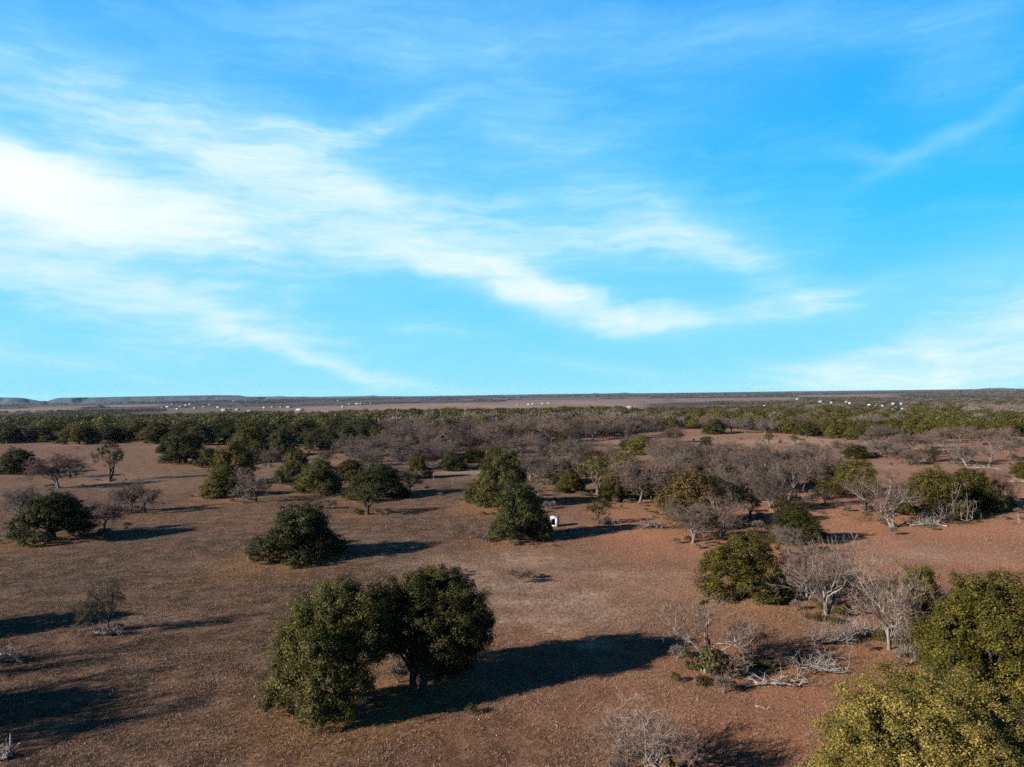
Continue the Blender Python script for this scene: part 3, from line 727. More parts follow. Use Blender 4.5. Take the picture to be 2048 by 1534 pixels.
# ------------------------------------------------------------------ woodland beyond the pasture: where each tree of it stands
edge_px = [-500, -300, 0, 100, 300, 430, 560, 700, 860, 1000, 1130, 1230, 1330, 1450, 1560, 1640, 1760, 1900, 2048, 2400]
edge_y = [886, 886, 886, 885, 881, 884, 890, 888, 897, 893, 882, 868, 858, 856, 866, 876, 880, 876, 873, 873]
edge_d = [ground(a, b).to_2d().length for a, b in zip(edge_px, edge_y)]
farm_px = [-500, 0, 560, 1000, 1200, 1330, 1450, 1600, 2048, 2400]
farm_d = [760, 760, 740, 720, 740, 860, 1150, 1750, 2100, 2100]
HOUSES = []     # filled below, before the scatter: (px, base y, width px, colour, roof colour, label)
PW = (.20, .20, .195); PC = (.14, .12, .10); PG = (.11, .115, .12); RW = (.22, .225, .23); RG = (.30, .31, .33); RB = (.26, .17, .13)
for q in [(1530, 814, 6, PW, RW), (1595, 799, 8, PW, RW), (1612, 814, 7, PW, RG), (1624, 814, 8, PW, RW), (1643, 805, 15, PG, RW), (1664, 807, 8, PG, RG), (1694, 805, 9, PC, RB), (1700, 808, 7, PW, RG),
          (1740, 812, 11, PC, RG), (1752, 815, 9, PC, RB), (1767, 821, 7, PW, RG), (1788, 809, 11, PW, RW), (1794, 816, 7, PW, RW), (1790, 824, 6, PG, RW), (1808, 822, 10, PW, RW), (1830, 816, 14, PG, RW),
          (1803, 809, 4, PW, RW), (1766, 814, 6, PC, RB), (1228, 817, 4, PW, RW), (1260, 816, 14, PG, RW), (1058, 810, 9, PW, RW), (1066, 809, 7, PW, RG), (1086, 809, 8, PG, RW), (1036, 811, 6, PC, RB), (1098, 808, 6, PW, RG)]:
    HOUSES.append((*q, 'R'))
for q in [(336, 812, 9, PW, RG), (362, 812, 8, PG, RW), (372, 809, 6, PW, RG), (408, 812, 7, PC, RB), (437, 813, 9, PW, RW), (450, 819, 16, PW, RW), (458, 818, 10, PG, RW), (475, 818, 9, PG, RW), (500, 822, 14, PG, RW),
          (529, 814, 7, PW, RG), (545, 813, 6, PC, RB), (562, 813, 6, PC, RW), (578, 813, 14, PC, RB), (600, 819, 20, PG, RG), (380, 807, 6, PC, RG), (345, 807, 5, PW, RW), (420, 808, 6, PG, RW), (390, 815, 7, PC, RB),
          (699, 806, 5, PW, RW), (715, 806, 10, PW, RW), (722, 806, 7, PG, RW), (686, 812, 6, PG, RG), (742, 805, 5, PC, RW), (676, 799, 6, PW, RW), (468, 800, 6, PW, RW), (45, 802, 7, PW, RW), (325, 814, 6, PC, RB), (355, 817, 7, PC, RG)]:
    HOUSES.append((*q, 'T'))
HPOS = []
for q in HOUSES:
    yy = q[1] + (2.5 if q[0] < 900 else 0); p = ground(q[0], yy)
    while p is None or p.to_2d().length > 7000: yy += .5; p = ground(q[0], yy)
    HPOS.append(p)
hx = np.array([p.x for p in HPOS]); hy = np.array([p.y for p in HPOS]); hd = np.hypot(hx, hy); hu = hx / hy
def pxof(x, y): return CXP + FPX * x / y

rngw = np.random.default_rng(77)
def scatter_polar(n, d0, d1, u0=-.86, u1=.86):
    u = rngw.uniform(u0, u1, n); d = np.sqrt(rngw.uniform(d0 * d0, d1 * d1, n))
    y = d / np.sqrt(1 + u * u)
    return u * y, y
def lattice(x, y, scale, seed):
    x = np.asarray(x) / scale; y = np.asarray(y) / scale
    xi = np.floor(x).astype(np.int64); yi = np.floor(y).astype(np.int64)
    fx = x - xi; fy = y - yi; fx = fx * fx * (3 - 2 * fx); fy = fy * fy * (3 - 2 * fy)
    def h(a, b):
        v = (a * 374761393 + b * 668265263 + seed * 974634777) & 0xffffffff
        v = ((v ^ (v >> 13)) * 1274126177) & 0xffffffff
        return ((v ^ (v >> 16)) & 0xffff) / 65535.0
    return (h(xi, yi) * (1 - fx) + h(xi + 1, yi) * fx) * (1 - fy) + (h(xi, yi + 1) * (1 - fx) + h(xi + 1, yi + 1) * fx) * fy

# near belt and right hand woodland
x1, y1 = scatter_polar(30000, 230, 900)
x2, y2 = scatter_polar(22000, 900, 2300, .1, .86)
X = np.concatenate([x1, x2]); Y = np.concatenate([y1, y2]); Dd = np.hypot(X, Y); PX = pxof(X, Y)
ok = (Dd > np.interp(PX, edge_px, edge_d) + rngw.normal(0, 6, len(X))) & (Dd < np.interp(PX, farm_px, farm_d) + 40 * np.sin(PX / 60.0) + rngw.normal(0, 25, len(X)))
ok &= ~((PX < 1300) & (Dd > 900))
# openings in the canopy
ok &= (lattice(X, Y, 34, 3) > np.where(PX > 1330, .06, np.where(Dd < 480, .30, .14)))
for p in HPOS:      # clear yards round and before the houses
    dd = math.hypot(p.x, p.y)
    if dd < 2600:
        ok &= ~((np.abs(X / Y - p.x / p.y) * p.y < 13) & (Dd > dd - 450) & (Dd < dd + 22))
X, Y, Dd, PX = X[ok], Y[ok], Dd[ok], PX[ok]
# thin out to a minimum spacing
order = np.argsort(Dd); cell = {}; keep = []
for i in order:
    sp = 5.4 if Dd[i] < 520 else (6.0 if Dd[i] < 900 else 7.5)
    cx, cy = int(X[i] // 8), int(Y[i] // 8); good = True
    for a in (-1, 0, 1):
        for b in (-1, 0, 1):
            for j in cell.get((cx + a, cy + b), ()):
                if (X[i] - X[j]) ** 2 + (Y[i] - Y[j]) ** 2 < sp * sp: good = False; break
            if not good: break
        if not good: break
    if good:
        cell.setdefault((cx, cy), []).append(i); keep.append(i)
keep = np.array(keep)
for (tx, ty, tr, lf) in TREES:
    dsq = (X[keep] - tx) ** 2 + (Y[keep] - ty) ** 2
    keep = keep[dsq > (tr + 1.6) ** 2]
X, Y, Dd, PX = X[keep], Y[keep], Dd[keep], PX[keep]
pb = np.where((PX > 760) & (PX < 1360) & (Dd < 470), .72, np.where(PX < 760, .10, .03))
pb = np.where((PX > 1330) & (Dd > 420), .05, pb)
pb = np.where((PX > 1930 + (Dd - 600) * .05) & (Dd > 560) & (Dd < 1000), .7, pb)
pb = np.where((PX > 1250) & (Dd > 1250), .12, pb)
pb = np.clip(pb + (lattice(X, Y, 60, 9) - .5) * np.where(pb < .2, .12, .5), .0, .95)
isb = rngw.random(len(X)) < pb
N_IND = 150
inframe = (PX > -30) & (PX < 2078)
ind = np.nonzero(inframe)[0][:N_IND]
indset = np.zeros(len(X), bool); indset[ind] = True

# ------------------------------------------------------------------ ground: one sheet to the horizon
ang_f = np.linspace(-46, 46, 369); ang_b = np.linspace(46, 314, 61)[1:-1]
ang = np.radians(np.concatenate([ang_f, ang_b]))
rad = np.concatenate([[0.0, 6, 12, 18], np.geomspace(22, 16000, 640)])
A, Rr = np.meshgrid(ang, rad)
gx = Rr * np.sin(A); gy = Rr * np.cos(A); gz = terrain(gx, gy)
micro = sstep(400, 60, Rr) * (.10 * (lattice(gx, gy, 1.7, 1) - .5) + .12 * (lattice(gx, gy, 4.5, 2) - .5))
gz = gz + micro
nr, na = gx.shape
idx = np.arange(nr * na).reshape(nr, na); nx_ = np.roll(idx, -1, axis=1)
gf = np.stack([idx[:-1], idx[1:], nx_[1:], nx_[:-1]], -1).reshape(-1, 4)
litter = np.zeros_like(gx)
for (tx, ty, tr, lf) in TREES:
    if not lf or math.hypot(tx, ty) > 330: continue
    # leaves drift to the open, sunny side
    m = (np.abs(gx - tx) < tr * 3) & (np.abs(gy - ty) < tr * 3)
    q = ((gx[m] - tx + .25 * tr) / (tr * 1.05)) ** 2 + ((gy[m] - ty + .25 * tr) / (tr * 1.15)) ** 2
    litter[m] = np.maximum(litter[m], np.exp(-q * 1.2) * 1.05)
for (px, py, rx, ry, wt) in [(1500, 1225, 170, 55, .8), (1560, 1270, 150, 40, .6), (1290, 1020, 90, 14, .8), (1400, 1090, 90, 16, .7), (1620, 1120, 120, 18, .45), (1720, 1045, 90, 12, .7), (300, 1030, 130, 10, .35), (1450, 1330, 120, 40, .45),
                             (470, 1000, 80, 10, .8), (950, 1015, 60, 9, .9), (1020, 1090, 70, 10, .9), (560, 1128, 80, 10, .6), (700, 990, 50, 8, .5), (90, 1085, 60, 8, .8), (1700, 1480, 150, 60, .4), (640, 1462, 130, 22, .55), (850, 1455, 90, 18, .5)]:
    c0 = ground(px, py); n1_ = ground(px, py + ry); f1_ = ground(px, py - ry)
    q = ((gx - c0.x) / (rx * c0.y / FPX)) ** 2 + ((gy - c0.y) / max((f1_.y - n1_.y) / 2, .5)) ** 2
    litter = np.maximum(litter, wt * np.exp(-q))
litter *= .55 + .75 * lattice(gx, gy, 2.2, 5)
warm = sstep(-20, 24, gx) * sstep(150, 60, gy) * .66 + sstep(.0, .22, gx / np.maximum(gy, 1)) * sstep(60, 110, gy) * .75
warm = np.clip(warm, 0, 1) * (.6 + .7 * lattice(gx, gy, 9, 6))
warm[gy < 1] = 0
pale = np.zeros_like(gx)
def spot(px, py, rx, ry, wt):
    global pale
    c = ground(px, py); n = ground(px, py + ry); fr = ground(px, py - ry)
    wx = rx * c.y / FPX; wy = max((fr.y - n.y) / 2, .4)
    q = ((gx - c.x) / wx) ** 2 + ((gy - c.y) / wy) ** 2
    pale = np.maximum(pale, wt * np.exp(-q))
for sp in [(1190, 1292, 30, 9, 2.2), (1150, 1215, 120, 35, .75), (940, 1150, 90, 30, .85), (1120, 1255, 60, 16, .6), (1300, 1170, 120, 40, .4), (1050, 1120, 130, 22, .7), (1000, 1172, 150, 16, .8), (1110, 1240, 140, 13, .9), (1210, 1150, 130, 14, .7), (1060, 1205, 100, 10, .9), (880, 1125, 90, 14, .6), (1180, 1190, 60, 10, 1.0), (700, 1090, 160, 14, .25), (420, 1130, 160, 12, .2), (300, 1240, 120, 14, .2), (1850, 1110, 160, 18, .5), (1700, 1120, 110, 12, .45), (1170, 887, 70, 7, 1.15), (1050, 955, 120, 5, .3),
           (1640, 880, 70, 11, 1.1), (1560, 884, 120, 6, 1.1), (1700, 873, 100, 5, .9), (1900, 893, 70, 6, 1.1), (1780, 930, 120, 8, .6), (1420, 885, 90, 7, .8), (1290, 880, 60, 6, .6), (1790, 1085, 60, 4, .4), (930, 945, 80, 5, .8), (640, 925, 60, 5, .5), (450, 905, 120, 6, .35), (140, 889, 40, 2.2, .8), (330, 893, 70, 3, .3), (1960, 935, 80, 8, .4),
           (1480, 900, 120, 8, .4), (1500, 1205, 80, 16, .35), (300, 960, 260, 14, .18), (1110, 1040, 40, 8, .3)]:
    spot(*sp)
pale *= .30 + .75 * lattice(gx, gy, 1.5, 7) + .55 * lattice(gx, gy * .6, 4.0, 17)
gpx = np.where(gy > 1, CXP + FPX * gx / np.maximum(gy, 1), -9999)
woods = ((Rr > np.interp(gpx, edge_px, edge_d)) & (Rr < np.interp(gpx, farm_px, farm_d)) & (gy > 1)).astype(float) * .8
field = np.zeros_like(gx)
def parcel(p0, p1, y0, y1, wt):
    global field
    c0 = ground((p0 + p1) / 2, y1); c1 = ground((p0 + p1) / 2, y0)
    if c0 is None or c1 is None: return
    d0, d1 = c0.to_2d().length, c1.to_2d().length
    m = sstep(p0 - 25, p0 + 25, gpx) * sstep(p1 + 25, p1 - 25, gpx) * sstep(d0 * .97, d0, Rr) * sstep(d1 * 1.04, d1, Rr)
    field = np.maximum(field, m * wt)
for q in [(600, 1010, 810, 824, 1.0), (760, 1290, 805, 822, 1.0), (540, 700, 815, 826, .7), (-400, 150, 821, 827, 1.0), (60, 190, 813, 815.5, .9), (205, 320, 810, 813, 1.0), (1010, 1340, 799, 808, .8), (1340, 1590, 796, 803, .85), (1590, 1790, 789.5, 795, .8),
          (1380, 1500, 792, 794, .6), (900, 1300, 796, 798, .5), (1700, 2300, 785, 787, .4), (320, 560, 815, 824, .45)]:
    parcel(*q)
far = sstep(600, 1500, Rr)
gm = mesh_np('ground', np.stack([gx, gy, gz], -1), [gf], [], smooth=True)
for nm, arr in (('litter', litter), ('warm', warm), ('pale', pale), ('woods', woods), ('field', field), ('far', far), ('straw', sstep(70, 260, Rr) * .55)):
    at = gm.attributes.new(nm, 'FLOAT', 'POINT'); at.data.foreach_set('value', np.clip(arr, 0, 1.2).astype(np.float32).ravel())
m, t, b = pmat('dry_grass_ground')
tcn = t.node('ShaderNodeTexCoord'); P_ = tcn.outputs['Object']
def A_(n): return t.node('ShaderNodeAttribute', attribute_name=n).outputs['Fac']
n_big = t.noise(P_, .055, 4, .55); n_mid = t.noise(P_, .45, 5, .6); n_sm = t.noise(P_, 2.6, 5, .65); n_fine = t.noise(P_, 11.0, 4, .7)
c = t.mix(t.smooth(n_big, .38, .62), rgb(.056, .031, .020), rgb(.160, .080, .047))
c = t.mix(t.math('MULTIPLY', t.smooth(n_mid, .42, .72), .6), c, rgb(.37, .22, .135))
c = t.mix(t.math('MULTIPLY', t.smooth(n_mid, .54, .34), .75), c, rgb(.060, .037, .022))
c = t.mix(t.math('MULTIPLY', A_('warm'), .90), c, rgb(.62, .255, .130))
c = t.mix(t.math('MULTIPLY', A_('litter'), t.smooth(n_sm, .25, .6), clamp=True), c, rgb(.42, .20, .060))
c = t.mix(t.math('MULTIPLY', A_('pale'), t.math('MULTIPLY_ADD', t.smooth(n_sm, .35, .65), .8, .25), clamp=True), c, rgb(.78, .55, .40))
c = t.mix(t.math('MULTIPLY', t.smooth(n_sm, .48, .72), .55), c, rgb(.54, .345, .225))
c = t.mix(t.math('MULTIPLY', t.smooth(n_fine, .52, .30), .80), c, rgb(.06, .040, .026))
c = t.mix(t.math('MULTIPLY', t.smooth(n_fine, .55, .72), .6), c, rgb(.60, .41, .285))
c = t.mix(t.math('MULTIPLY', A_('straw'), t.math('MULTIPLY_ADD', n_mid, .6, .45), clamp=True), c, rgb(.40, .235, .15))
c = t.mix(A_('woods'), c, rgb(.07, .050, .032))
mpf = t.node('ShaderNodeMapping'); t.l.new(P_, mpf.inputs[0]); mpf.inputs['Scale'].default_value = (1, .45, 1)
nf = t.noise(mpf.outputs[0], .006, 6, .62); nf2 = t.noise(mpf.outputs[0], .03, 5, .65)
cf = t.mix(t.smooth(nf, .38, .62), rgb(.085, .072, .048), rgb(.18, .125, .095))
cf = t.mix(t.smooth(nf2, .42, .66), cf, rgb(.055, .055, .038))
cf = t.mix(t.math('MULTIPLY', A_('field'), t.math('MULTIPLY_ADD', nf2, .5, .75), clamp=True), cf, t.mix(t.smooth(nf, .4, .6), rgb(.40, .27, .21), rgb(.33, .20, .15)))
c = t.mix(A_('far'), c, cf)
cs_ = t.vmath('SCALE', c); cs_.node.inputs['Scale'].default_value = .385
t.put(b.inputs['Base Color'], cs_)
b.inputs['Roughness'].default_value = .95; b.inputs['Specular IOR Level'].default_value = .05
bp = t.node('ShaderNodeBump'); bp.inputs['Strength'].default_value = 1.0; bp.inputs['Distance'].default_value = .12
t.put(bp.inputs['Height'], t.math('ADD', t.math('MULTIPLY', n_sm, 1.0), t.math('MULTIPLY', n_fine, .55))); t.l.new(bp.outputs[0], b.inputs['Normal'])
gm.materials.append(m)
go = obj('ground', gm); tag(go, kind='structure')

# ------------------------------------------------------------------ far hills: flat topped ridges
def ridge(name, dist, depth, prof, seed, skirt):
    pxs = np.linspace(prof[0][0], prof[-1][0], 140)
    top = np.interp(pxs, [p[0] for p in prof], [p[1] for p in prof])
    rows = []
    g_ = np.random.default_rng(seed)
    jit = np.interp(np.arange(140), np.arange(0, 141, 5), g_.normal(0, 1, 29)[:len(np.arange(0, 141, 5))])
    for k, (fd, fz) in enumerate([(-skirt, -.05), (-skirt * .55, .18), (-skirt * .3, .45), (-skirt * .12, .8), (0, 1.0), (.3, 1.0), (.8, .9), (1.2, -.05)]):
        v = []
        for i, (px, ty) in enumerate(zip(pxs, top)):
            d = ray(px, ty); hz = math.hypot(d.x, d.y)
            ztop = EYE + d.z / hz * dist
            dd = dist + depth * fd + (jit[i] * 90 if 0 < k < 4 else 0)
            x, y = d.x / hz * dd, d.y / hz * dd
            base = T(x, y) - 2
            v.append((x, y, base + max(ztop - base, 0) * max(fz, 0) + (-3 if fz < 0 else 0)))
        rows.append(v)
    V = np.array(rows); nk, nn = V.shape[:2]
    ii = np.arange(nk * nn).reshape(nk, nn)
    F_ = np.stack([ii[:-1, :-1], ii[:-1, 1:], ii[1:, 1:], ii[1:, :-1]], -1).reshape(-1, 4)
    me = mesh_np(name, V, [F_], [M_HILL], smooth=True)
    o = obj(name, me); tag(o, kind='structure'); return o
M_HILL, t, b = pmat('far_hill')
tcn = t.node('ShaderNodeTexCoord')
c = t.mix(t.smooth(t.noise(tcn.outputs['Object'], .006, 6, .65), .4, .62), rgb(.016, .022, .027), rgb(.042, .043, .046))
t.put(b.inputs['Base Color'], c); b.inputs['Roughness'].default_value = 1
ridge('hills', 6500, 900, [(-400, 790), (-100, 793), (30, 795.2), (45, 795.6), (58, 798), (75, 801), (88, 804)], 1, .9)
ridge('hills', 7000, 1100, [(92, 803), (100, 800.5), (112, 796.8), (120, 795.4), (190, 794.6), (240, 793.4), (300, 792.3), (360, 791.2), (430, 790.2), (478, 790.6), (492, 793.0), (530, 795), (560, 797)], 2, .8)
ridge('hills', 11000, 1500, [(470, 797), (500, 793.2), (545, 793.0), (556, 792.0), (575, 793.2), (640, 793.5), (730, 792), (745, 790.8), (760, 792.2), (850, 793), (900, 796)], 3, .6)
ridge('hills', 14000, 1500, [(1150, 791), (1180, 787.6), (1190, 785.8), (1200, 787.2), (1240, 785.9), (1248, 784.8), (1262, 786.2), (1300, 789)], 4, .5)
ridge('hills', 13500, 1500, [(1900, 783), (1945, 779.5), (1970, 776.4), (2000, 775.6), (2022, 776.8), (2060, 779.0), (2200, 777.5), (2400, 777)], 5, .5)

# ------------------------------------------------------------------ trees, each its own object
for a, k in QUEUE:
    place(*a, **k)
LAB_B = 'leafless grey mauve tree in the bare woodland at the far side of the pasture'
LAB_E = 'dark evergreen oak at the woodland edge on the far side of the pasture'
LAB_J = 'olive juniper at the near edge of the wide green woodland'
for n_, i in enumerate(ind):
    x, y = float(X[i]), float(Y[i]); z = T(x, y)
    rot = float(rngw.random() * 6.28)
    if isb[i]:
        pr = (BARE + PALE[:1])[n_ % 6]; hm = float(rngw.uniform(5.8, 8.0)); wm = float(rngw.uniform(7.0, 10.0)); v = float(rngw.uniform(.55, 1.2))
        place('bare', (x, y, z), wm, hm, rot, LAB_B, 'tree', 'bare trees of the far woodland', (v, v * .92, v * .95), pr)
    elif PX[i] > 1330 or rngw.random() < .3:
        pr = ASHE[n_ % 2]; hm = float(rngw.uniform(4.8, 7.2)); wm = float(rngw.uniform(6.0, 9.0)); v = float(rngw.uniform(.75, 1.2))
        if PX[i] > 1330: place('ashe', (x, y, z), wm, hm, rot, LAB_J, 'tree', 'junipers at the edge of the green woodland', (v * 1.2, v * 1.15, v), pr)
        else: place('ashe', (x, y, z), wm, hm, rot, LAB_E, 'tree', 'evergreens at the far woodland edge', (v * .8, v * .85, v), pr, name='oak_tree')
    else:
        pr = OAK[n_ % 6]; hm = float(rngw.uniform(6.0, 8.8)); wm = float(rngw.uniform(8.0, 12.0)); v = float(rngw.uniform(.6, 1.05))
        place('oak', (x, y, z), wm, hm, rot, LAB_E, 'tree', 'evergreens at the far woodland edge', (v, v, v), pr)

# the woods beyond, too far and too many to count ------------------------------------------------
def far_evergreen(name, seed, mat, n=850, size=.40):
    g_ = np.random.default_rng(seed)
    d = unit(g_.normal(size=(n, 3))); d[:, 2] = np.abs(d[:, 2]) * 1.0 - .25
    r = np.array([2.7, 2.7, 2.9]) * (1 + .16 * np.sin(d[:, :1] * 4 + seed) * np.sin(d[:, 1:2] * 5))
    p = d * r * g_.uniform(.7, 1.05, (n, 1)) + np.array([0, 0, 2.1])
    nrm = unit(d + g_.normal(0, .45, d.shape)); tg = unit(np.cross(nrm, g_.normal(size=d.shape))); bt = np.cross(nrm, tg)
    s_ = size * g_.uniform(.6, 1.3, (n, 1))
    v = np.stack([p - tg * s_ * .5, p + bt * s_ * .4, p + tg * s_ * .5, p - bt * s_ * .4], 1).reshape(-1, 3)
    v[:, 2] = np.maximum(v[:, 2], .05)
    tone = np.repeat(np.clip(g_.normal(.45, .25, n), 0, 1), 4)
    return mesh_np(name, v, [np.arange(n * 4).reshape(-1, 4)], [mat], tone=tone)
def far_bare(name, seed, n=700):
    g_ = np.random.default_rng(seed)
    d = unit(g_.normal(size=(n, 3))); d[:, 2] = np.abs(d[:, 2]) - .15
    p = d * np.array([2.9, 2.9, 3.0]) * g_.uniform(.35, 1.0, (n, 1)) + np.array([0, 0, 2.3])
    dr = unit(d + g_.normal(0, .5, d.shape) + np.array([0, 0, .3]))
    sd = unit(np.cross(dr, g_.normal(size=d.shape))) * g_.uniform(.05, .10, (n, 1))
    v = np.stack([p - sd, p + sd, p + dr * g_.uniform(.7, 1.5, (n, 1))], 1).reshape(-1, 3)
    tb_ = Tubes(); 
    for k in range(5):
        e = np.array([g_.normal(0, 1.3), g_.normal(0, 1.3), 3.6]); tb_.add(limb_path(g_, [0, 0, -.3], e, 4, .05), [.16, .11, .07, .03], 4, cap=False)
    tv = np.concatenate(tb_.v)
    tone = np.concatenate([np.repeat(g_.random(n), 3), np.full(len(tv), 1.0)])
    return mesh_np(name, np.concatenate([v, tv]), [np.arange(n * 3).reshape(-1, 3)] + [f + n * 3 for f in tb_.f], [M_TWIG], tone=tone)
def scatter_object(name, pts, scl, rot, protos, label, cat):
    """one object: many copies of a few small meshes on the given points (geometry nodes)"""
    me = bpy.data.meshes.new(name)
    me.vertices.add(len(pts)); me.vertices.foreach_set('co', np.asarray(pts, np.float32).ravel())
    for nm, typ, arr in (('scl', 'FLOAT_VECTOR', scl), ('rot', 'FLOAT', rot), ('pick', 'INT', np.arange(len(pts)) % len(protos))):
        at = me.attributes.new(nm, typ, 'POINT')
        at.data.foreach_set('vector' if typ == 'FLOAT_VECTOR' else 'value', np.asarray(arr, np.int32 if typ == 'INT' else np.float32).ravel())
    o = obj(name, me); tag(o, label, cat, kind='stuff')
    ng = bpy.data.node_groups.new(name, 'GeometryNodeTree')
    ng.interface.new_socket('Geometry', in_out='INPUT', socket_type='NodeSocketGeometry')
    ng.interface.new_socket('Geometry', in_out='OUTPUT', socket_type='NodeSocketGeometry')
    N, K = ng.nodes, ng.links
    gi = N.new('NodeGroupInput'); gout = N.new('NodeGroupOutput'); jn = N.new('GeometryNodeJoinGeometry')
    def named(nm, typ):
        q = N.new('GeometryNodeInputNamedAttribute'); q.data_type = typ; q.inputs['Name'].default_value = nm; return q.outputs['Attribute']
    sclo = named('scl', 'FLOAT_VECTOR'); roto = named('rot', 'FLOAT'); pick = named('pick', 'INT')
    cx = N.new('ShaderNodeCombineXYZ'); K.new(roto, cx.inputs[2])
    for k, pm in enumerate(protos):
        po = bpy.data.objects.new(pm.name, pm)
        oi = N.new('GeometryNodeObjectInfo'); oi.inputs['Object'].default_value = po; oi.inputs['As Instance'].default_value = True
        cmpn = N.new('FunctionNodeCompare'); cmpn.data_type = 'INT'; cmpn.operation = 'EQUAL'
        K.new(pick, cmpn.inputs[2]); cmpn.inputs[3].default_value = k
        ip = N.new('GeometryNodeInstanceOnPoints')
        K.new(gi.outputs[0], ip.inputs['Points']); K.new(cmpn.outputs[0], ip.inputs['Selection']); K.new(oi.outputs['Geometry'], ip.inputs['Instance'])
        K.new(cx.outputs[0], ip.inputs['Rotation']); K.new(sclo, ip.inputs['Scale'])
        K.new(ip.outputs[0], jn.inputs[0])
    K.new(jn.outputs[0], gout.inputs[0])
    md = o.modifiers.new('scatter', 'NODES'); md.node_group = ng
    return o
FE = [far_evergreen('far_evergreen%d' % i, 300 + i, M_JUN) for i in range(3)]
FO = [far_evergreen('far_oak%d' % i, 310 + i, M_OAK) for i in range(2)]
FB = [far_bare('far_bare%d' % i, 320 + i) for i in range(3)]
def put_woods(name, mask, protos, label, sz):
    x, y = X[mask], Y[mask]; n = len(x)
    s_ = rngw.uniform(.75, 1.25, n) * sz * np.where(Dd[mask] > 900, 1.35, 1.0)
    scl = np.stack([s_, s_, s_ * rngw.uniform(.75, 1.15, n) * np.where(Dd[mask] > 900, .85, 1)], -1)
    return scatter_object(name, np.stack([x, y, terrain(x, y)], -1), scl, rngw.random(n) * 6.28, protos, label, 'woodland')
rest = ~indset
right = PX > 1250
put_woods('juniper_woodland', rest & ~isb & right, FE, 'wide olive green juniper woodland stretching to the houses on the right', 1.35)
put_woods('oak_woodland', rest & ~isb & ~right, FO + FE[:1], 'dark green belt of woods between the pasture and the pink fields', 1.75)
put_woods('bare_woodland', rest & isb, FB, 'mauve mass of leafless treetops within the woods behind the pasture', 1.4)
# hedges and groves out on the plain
u_ = rngw.uniform(-.86, .86, 60000); d_ = np.exp(rngw.uniform(math.log(760), math.log(11000), 60000))
y_ = d_ / np.sqrt(1 + u_ * u_); x_ = u_ * y_
px_ = pxof(x_, y_)
den = .6 * lattice(x_, y_ * .35, 260, 21) + .4 * lattice(x_, y_ * .5, 90, 22) + .12 * (px_ > 1350)
okp = (den > .56) & (d_ > np.interp(px_, farm_px, farm_d) + 30)
# keep the fields open
fi = np.clip(np.searchsorted(rad, d_), 0, nr - 1); ai = np.clip(((np.degrees(np.arctan2(x_, y_)) + 46) / 92 * 368).astype(int), 0, 368)
okp &= field[fi, ai] < .3
for p in HPOS:
    dd = math.hypot(p.x, p.y)
    okp &= ~((np.abs(x_ / y_ - p.x / p.y) * p.y < 14) & (d_ > dd - 160 - .05 * dd) & (d_ < dd + 20))
x_, y_, d_ = x_[okp], y_[okp], d_[okp]
s_ = rngw.uniform(.8, 1.4, len(x_)) * (1 + sstep(1500, 7000, d_) * 1.6)
scatter_object('plain_groves', np.stack([x_, y_, terrain(x_, y_) - .2], -1), np.stack([s_ * 1.3, s_ * 1.3, s_ * .75], -1), rngw.random(len(x_)) * 6.28, FE + FB[:1], 'dark scattered groves and hedges across the distant plain', 'groves')

# ------------------------------------------------------------------ boxes and small built things
def plain(name, col, rough=.6, var=.12, scale=6.0):
    m, t, b = pmat(name)
    tcn = t.node('ShaderNodeTexCoord')
    n1 = t.noise(tcn.outputs['Object'], scale, 5, .6)
    dk = tuple(q * (1 - var * 2) for q in col)
    t.put(b.inputs['Base Color'], t.mix(t.smooth(n1, .35, .65), rgb(*dk), rgb(*col)))
    b.inputs['Roughness'].default_value = rough
    return m
def boxes(name, mat, lst, parent=None):
    V = []; F_ = []; n = 0
    for (x0, x1, y0, y1, z0, z1) in lst:
        V += [(x0, y0, z0), (x1, y0, z0), (x1, y1, z0), (x0, y1, z0), (x0, y0, z1), (x1, y0, z1), (x1, y1, z1), (x0, y1, z1)]
        F_ += [(n, n + 3, n + 2, n + 1), (n + 4, n + 5, n + 6, n + 7), (n, n + 1, n + 5, n + 4), (n + 1, n + 2, n + 6, n + 5), (n + 2, n + 3, n + 7, n + 6), (n + 3, n, n + 4, n + 7)]
        n += 8
    return obj(name, mesh_np(name, V, [np.array(F_)], [mat]), parent)
def empty(name, loc, rz, label, cat, group=None):
    e = bpy.data.objects.new(name, None); COL.objects.link(e); e.location = loc; e.rotation_euler = (0, 0, rz)
    tag(e, label, cat, group); return e

M_WHITE = plain('white_sheet', (.32, .32, .31), .45, .05)
M_INSIDE = plain('dark_inside', (.05, .045, .04), .9)
M_BLUE = plain('blue_paint', (.10, .14, .26), .5)
M_POST = plain('weathered_post', (.34, .29, .25), .9, .2)
M_STEEL = plain('fence_steel', (.45, .42, .38), .5, .2)
# white hut under the oak
p = ground(1110, 1053)
h = empty('white_hut', p, math.radians(-24), 'small white box hut with an open front beside the broad dark oak', 'hut')
W_, D_, H_ = .50, .48, 1.50
boxes('side_wall', M_WHITE, [(W_ - .04, W_, -D_, D_, .02, H_ - .12)], h)
boxes('side_wall', M_WHITE, [(-W_, -W_ + .04, -D_, D_, .02, H_ - .12)], h)
boxes('back_wall', M_WHITE, [(-W_ + .042, W_ - .042, D_ - .04, D_ - .002, .02, H_ - .123)], h)
boxes('front_frame', M_WHITE, [(W_ - .26, W_ - .042, -D_ - .003, -D_ + .03, .02, H_ - .14), (-W_ + .042, -W_ + .12, -D_ - .003, -D_ + .03, .02, H_ - .14), (-W_ + .12, W_ - .26, -D_ - .002, -D_ + .028, .03, .30), (-W_ + .12, W_ - .26, -D_ - .002, -D_ + .028, H_ - .3, H_ - .142)], h)
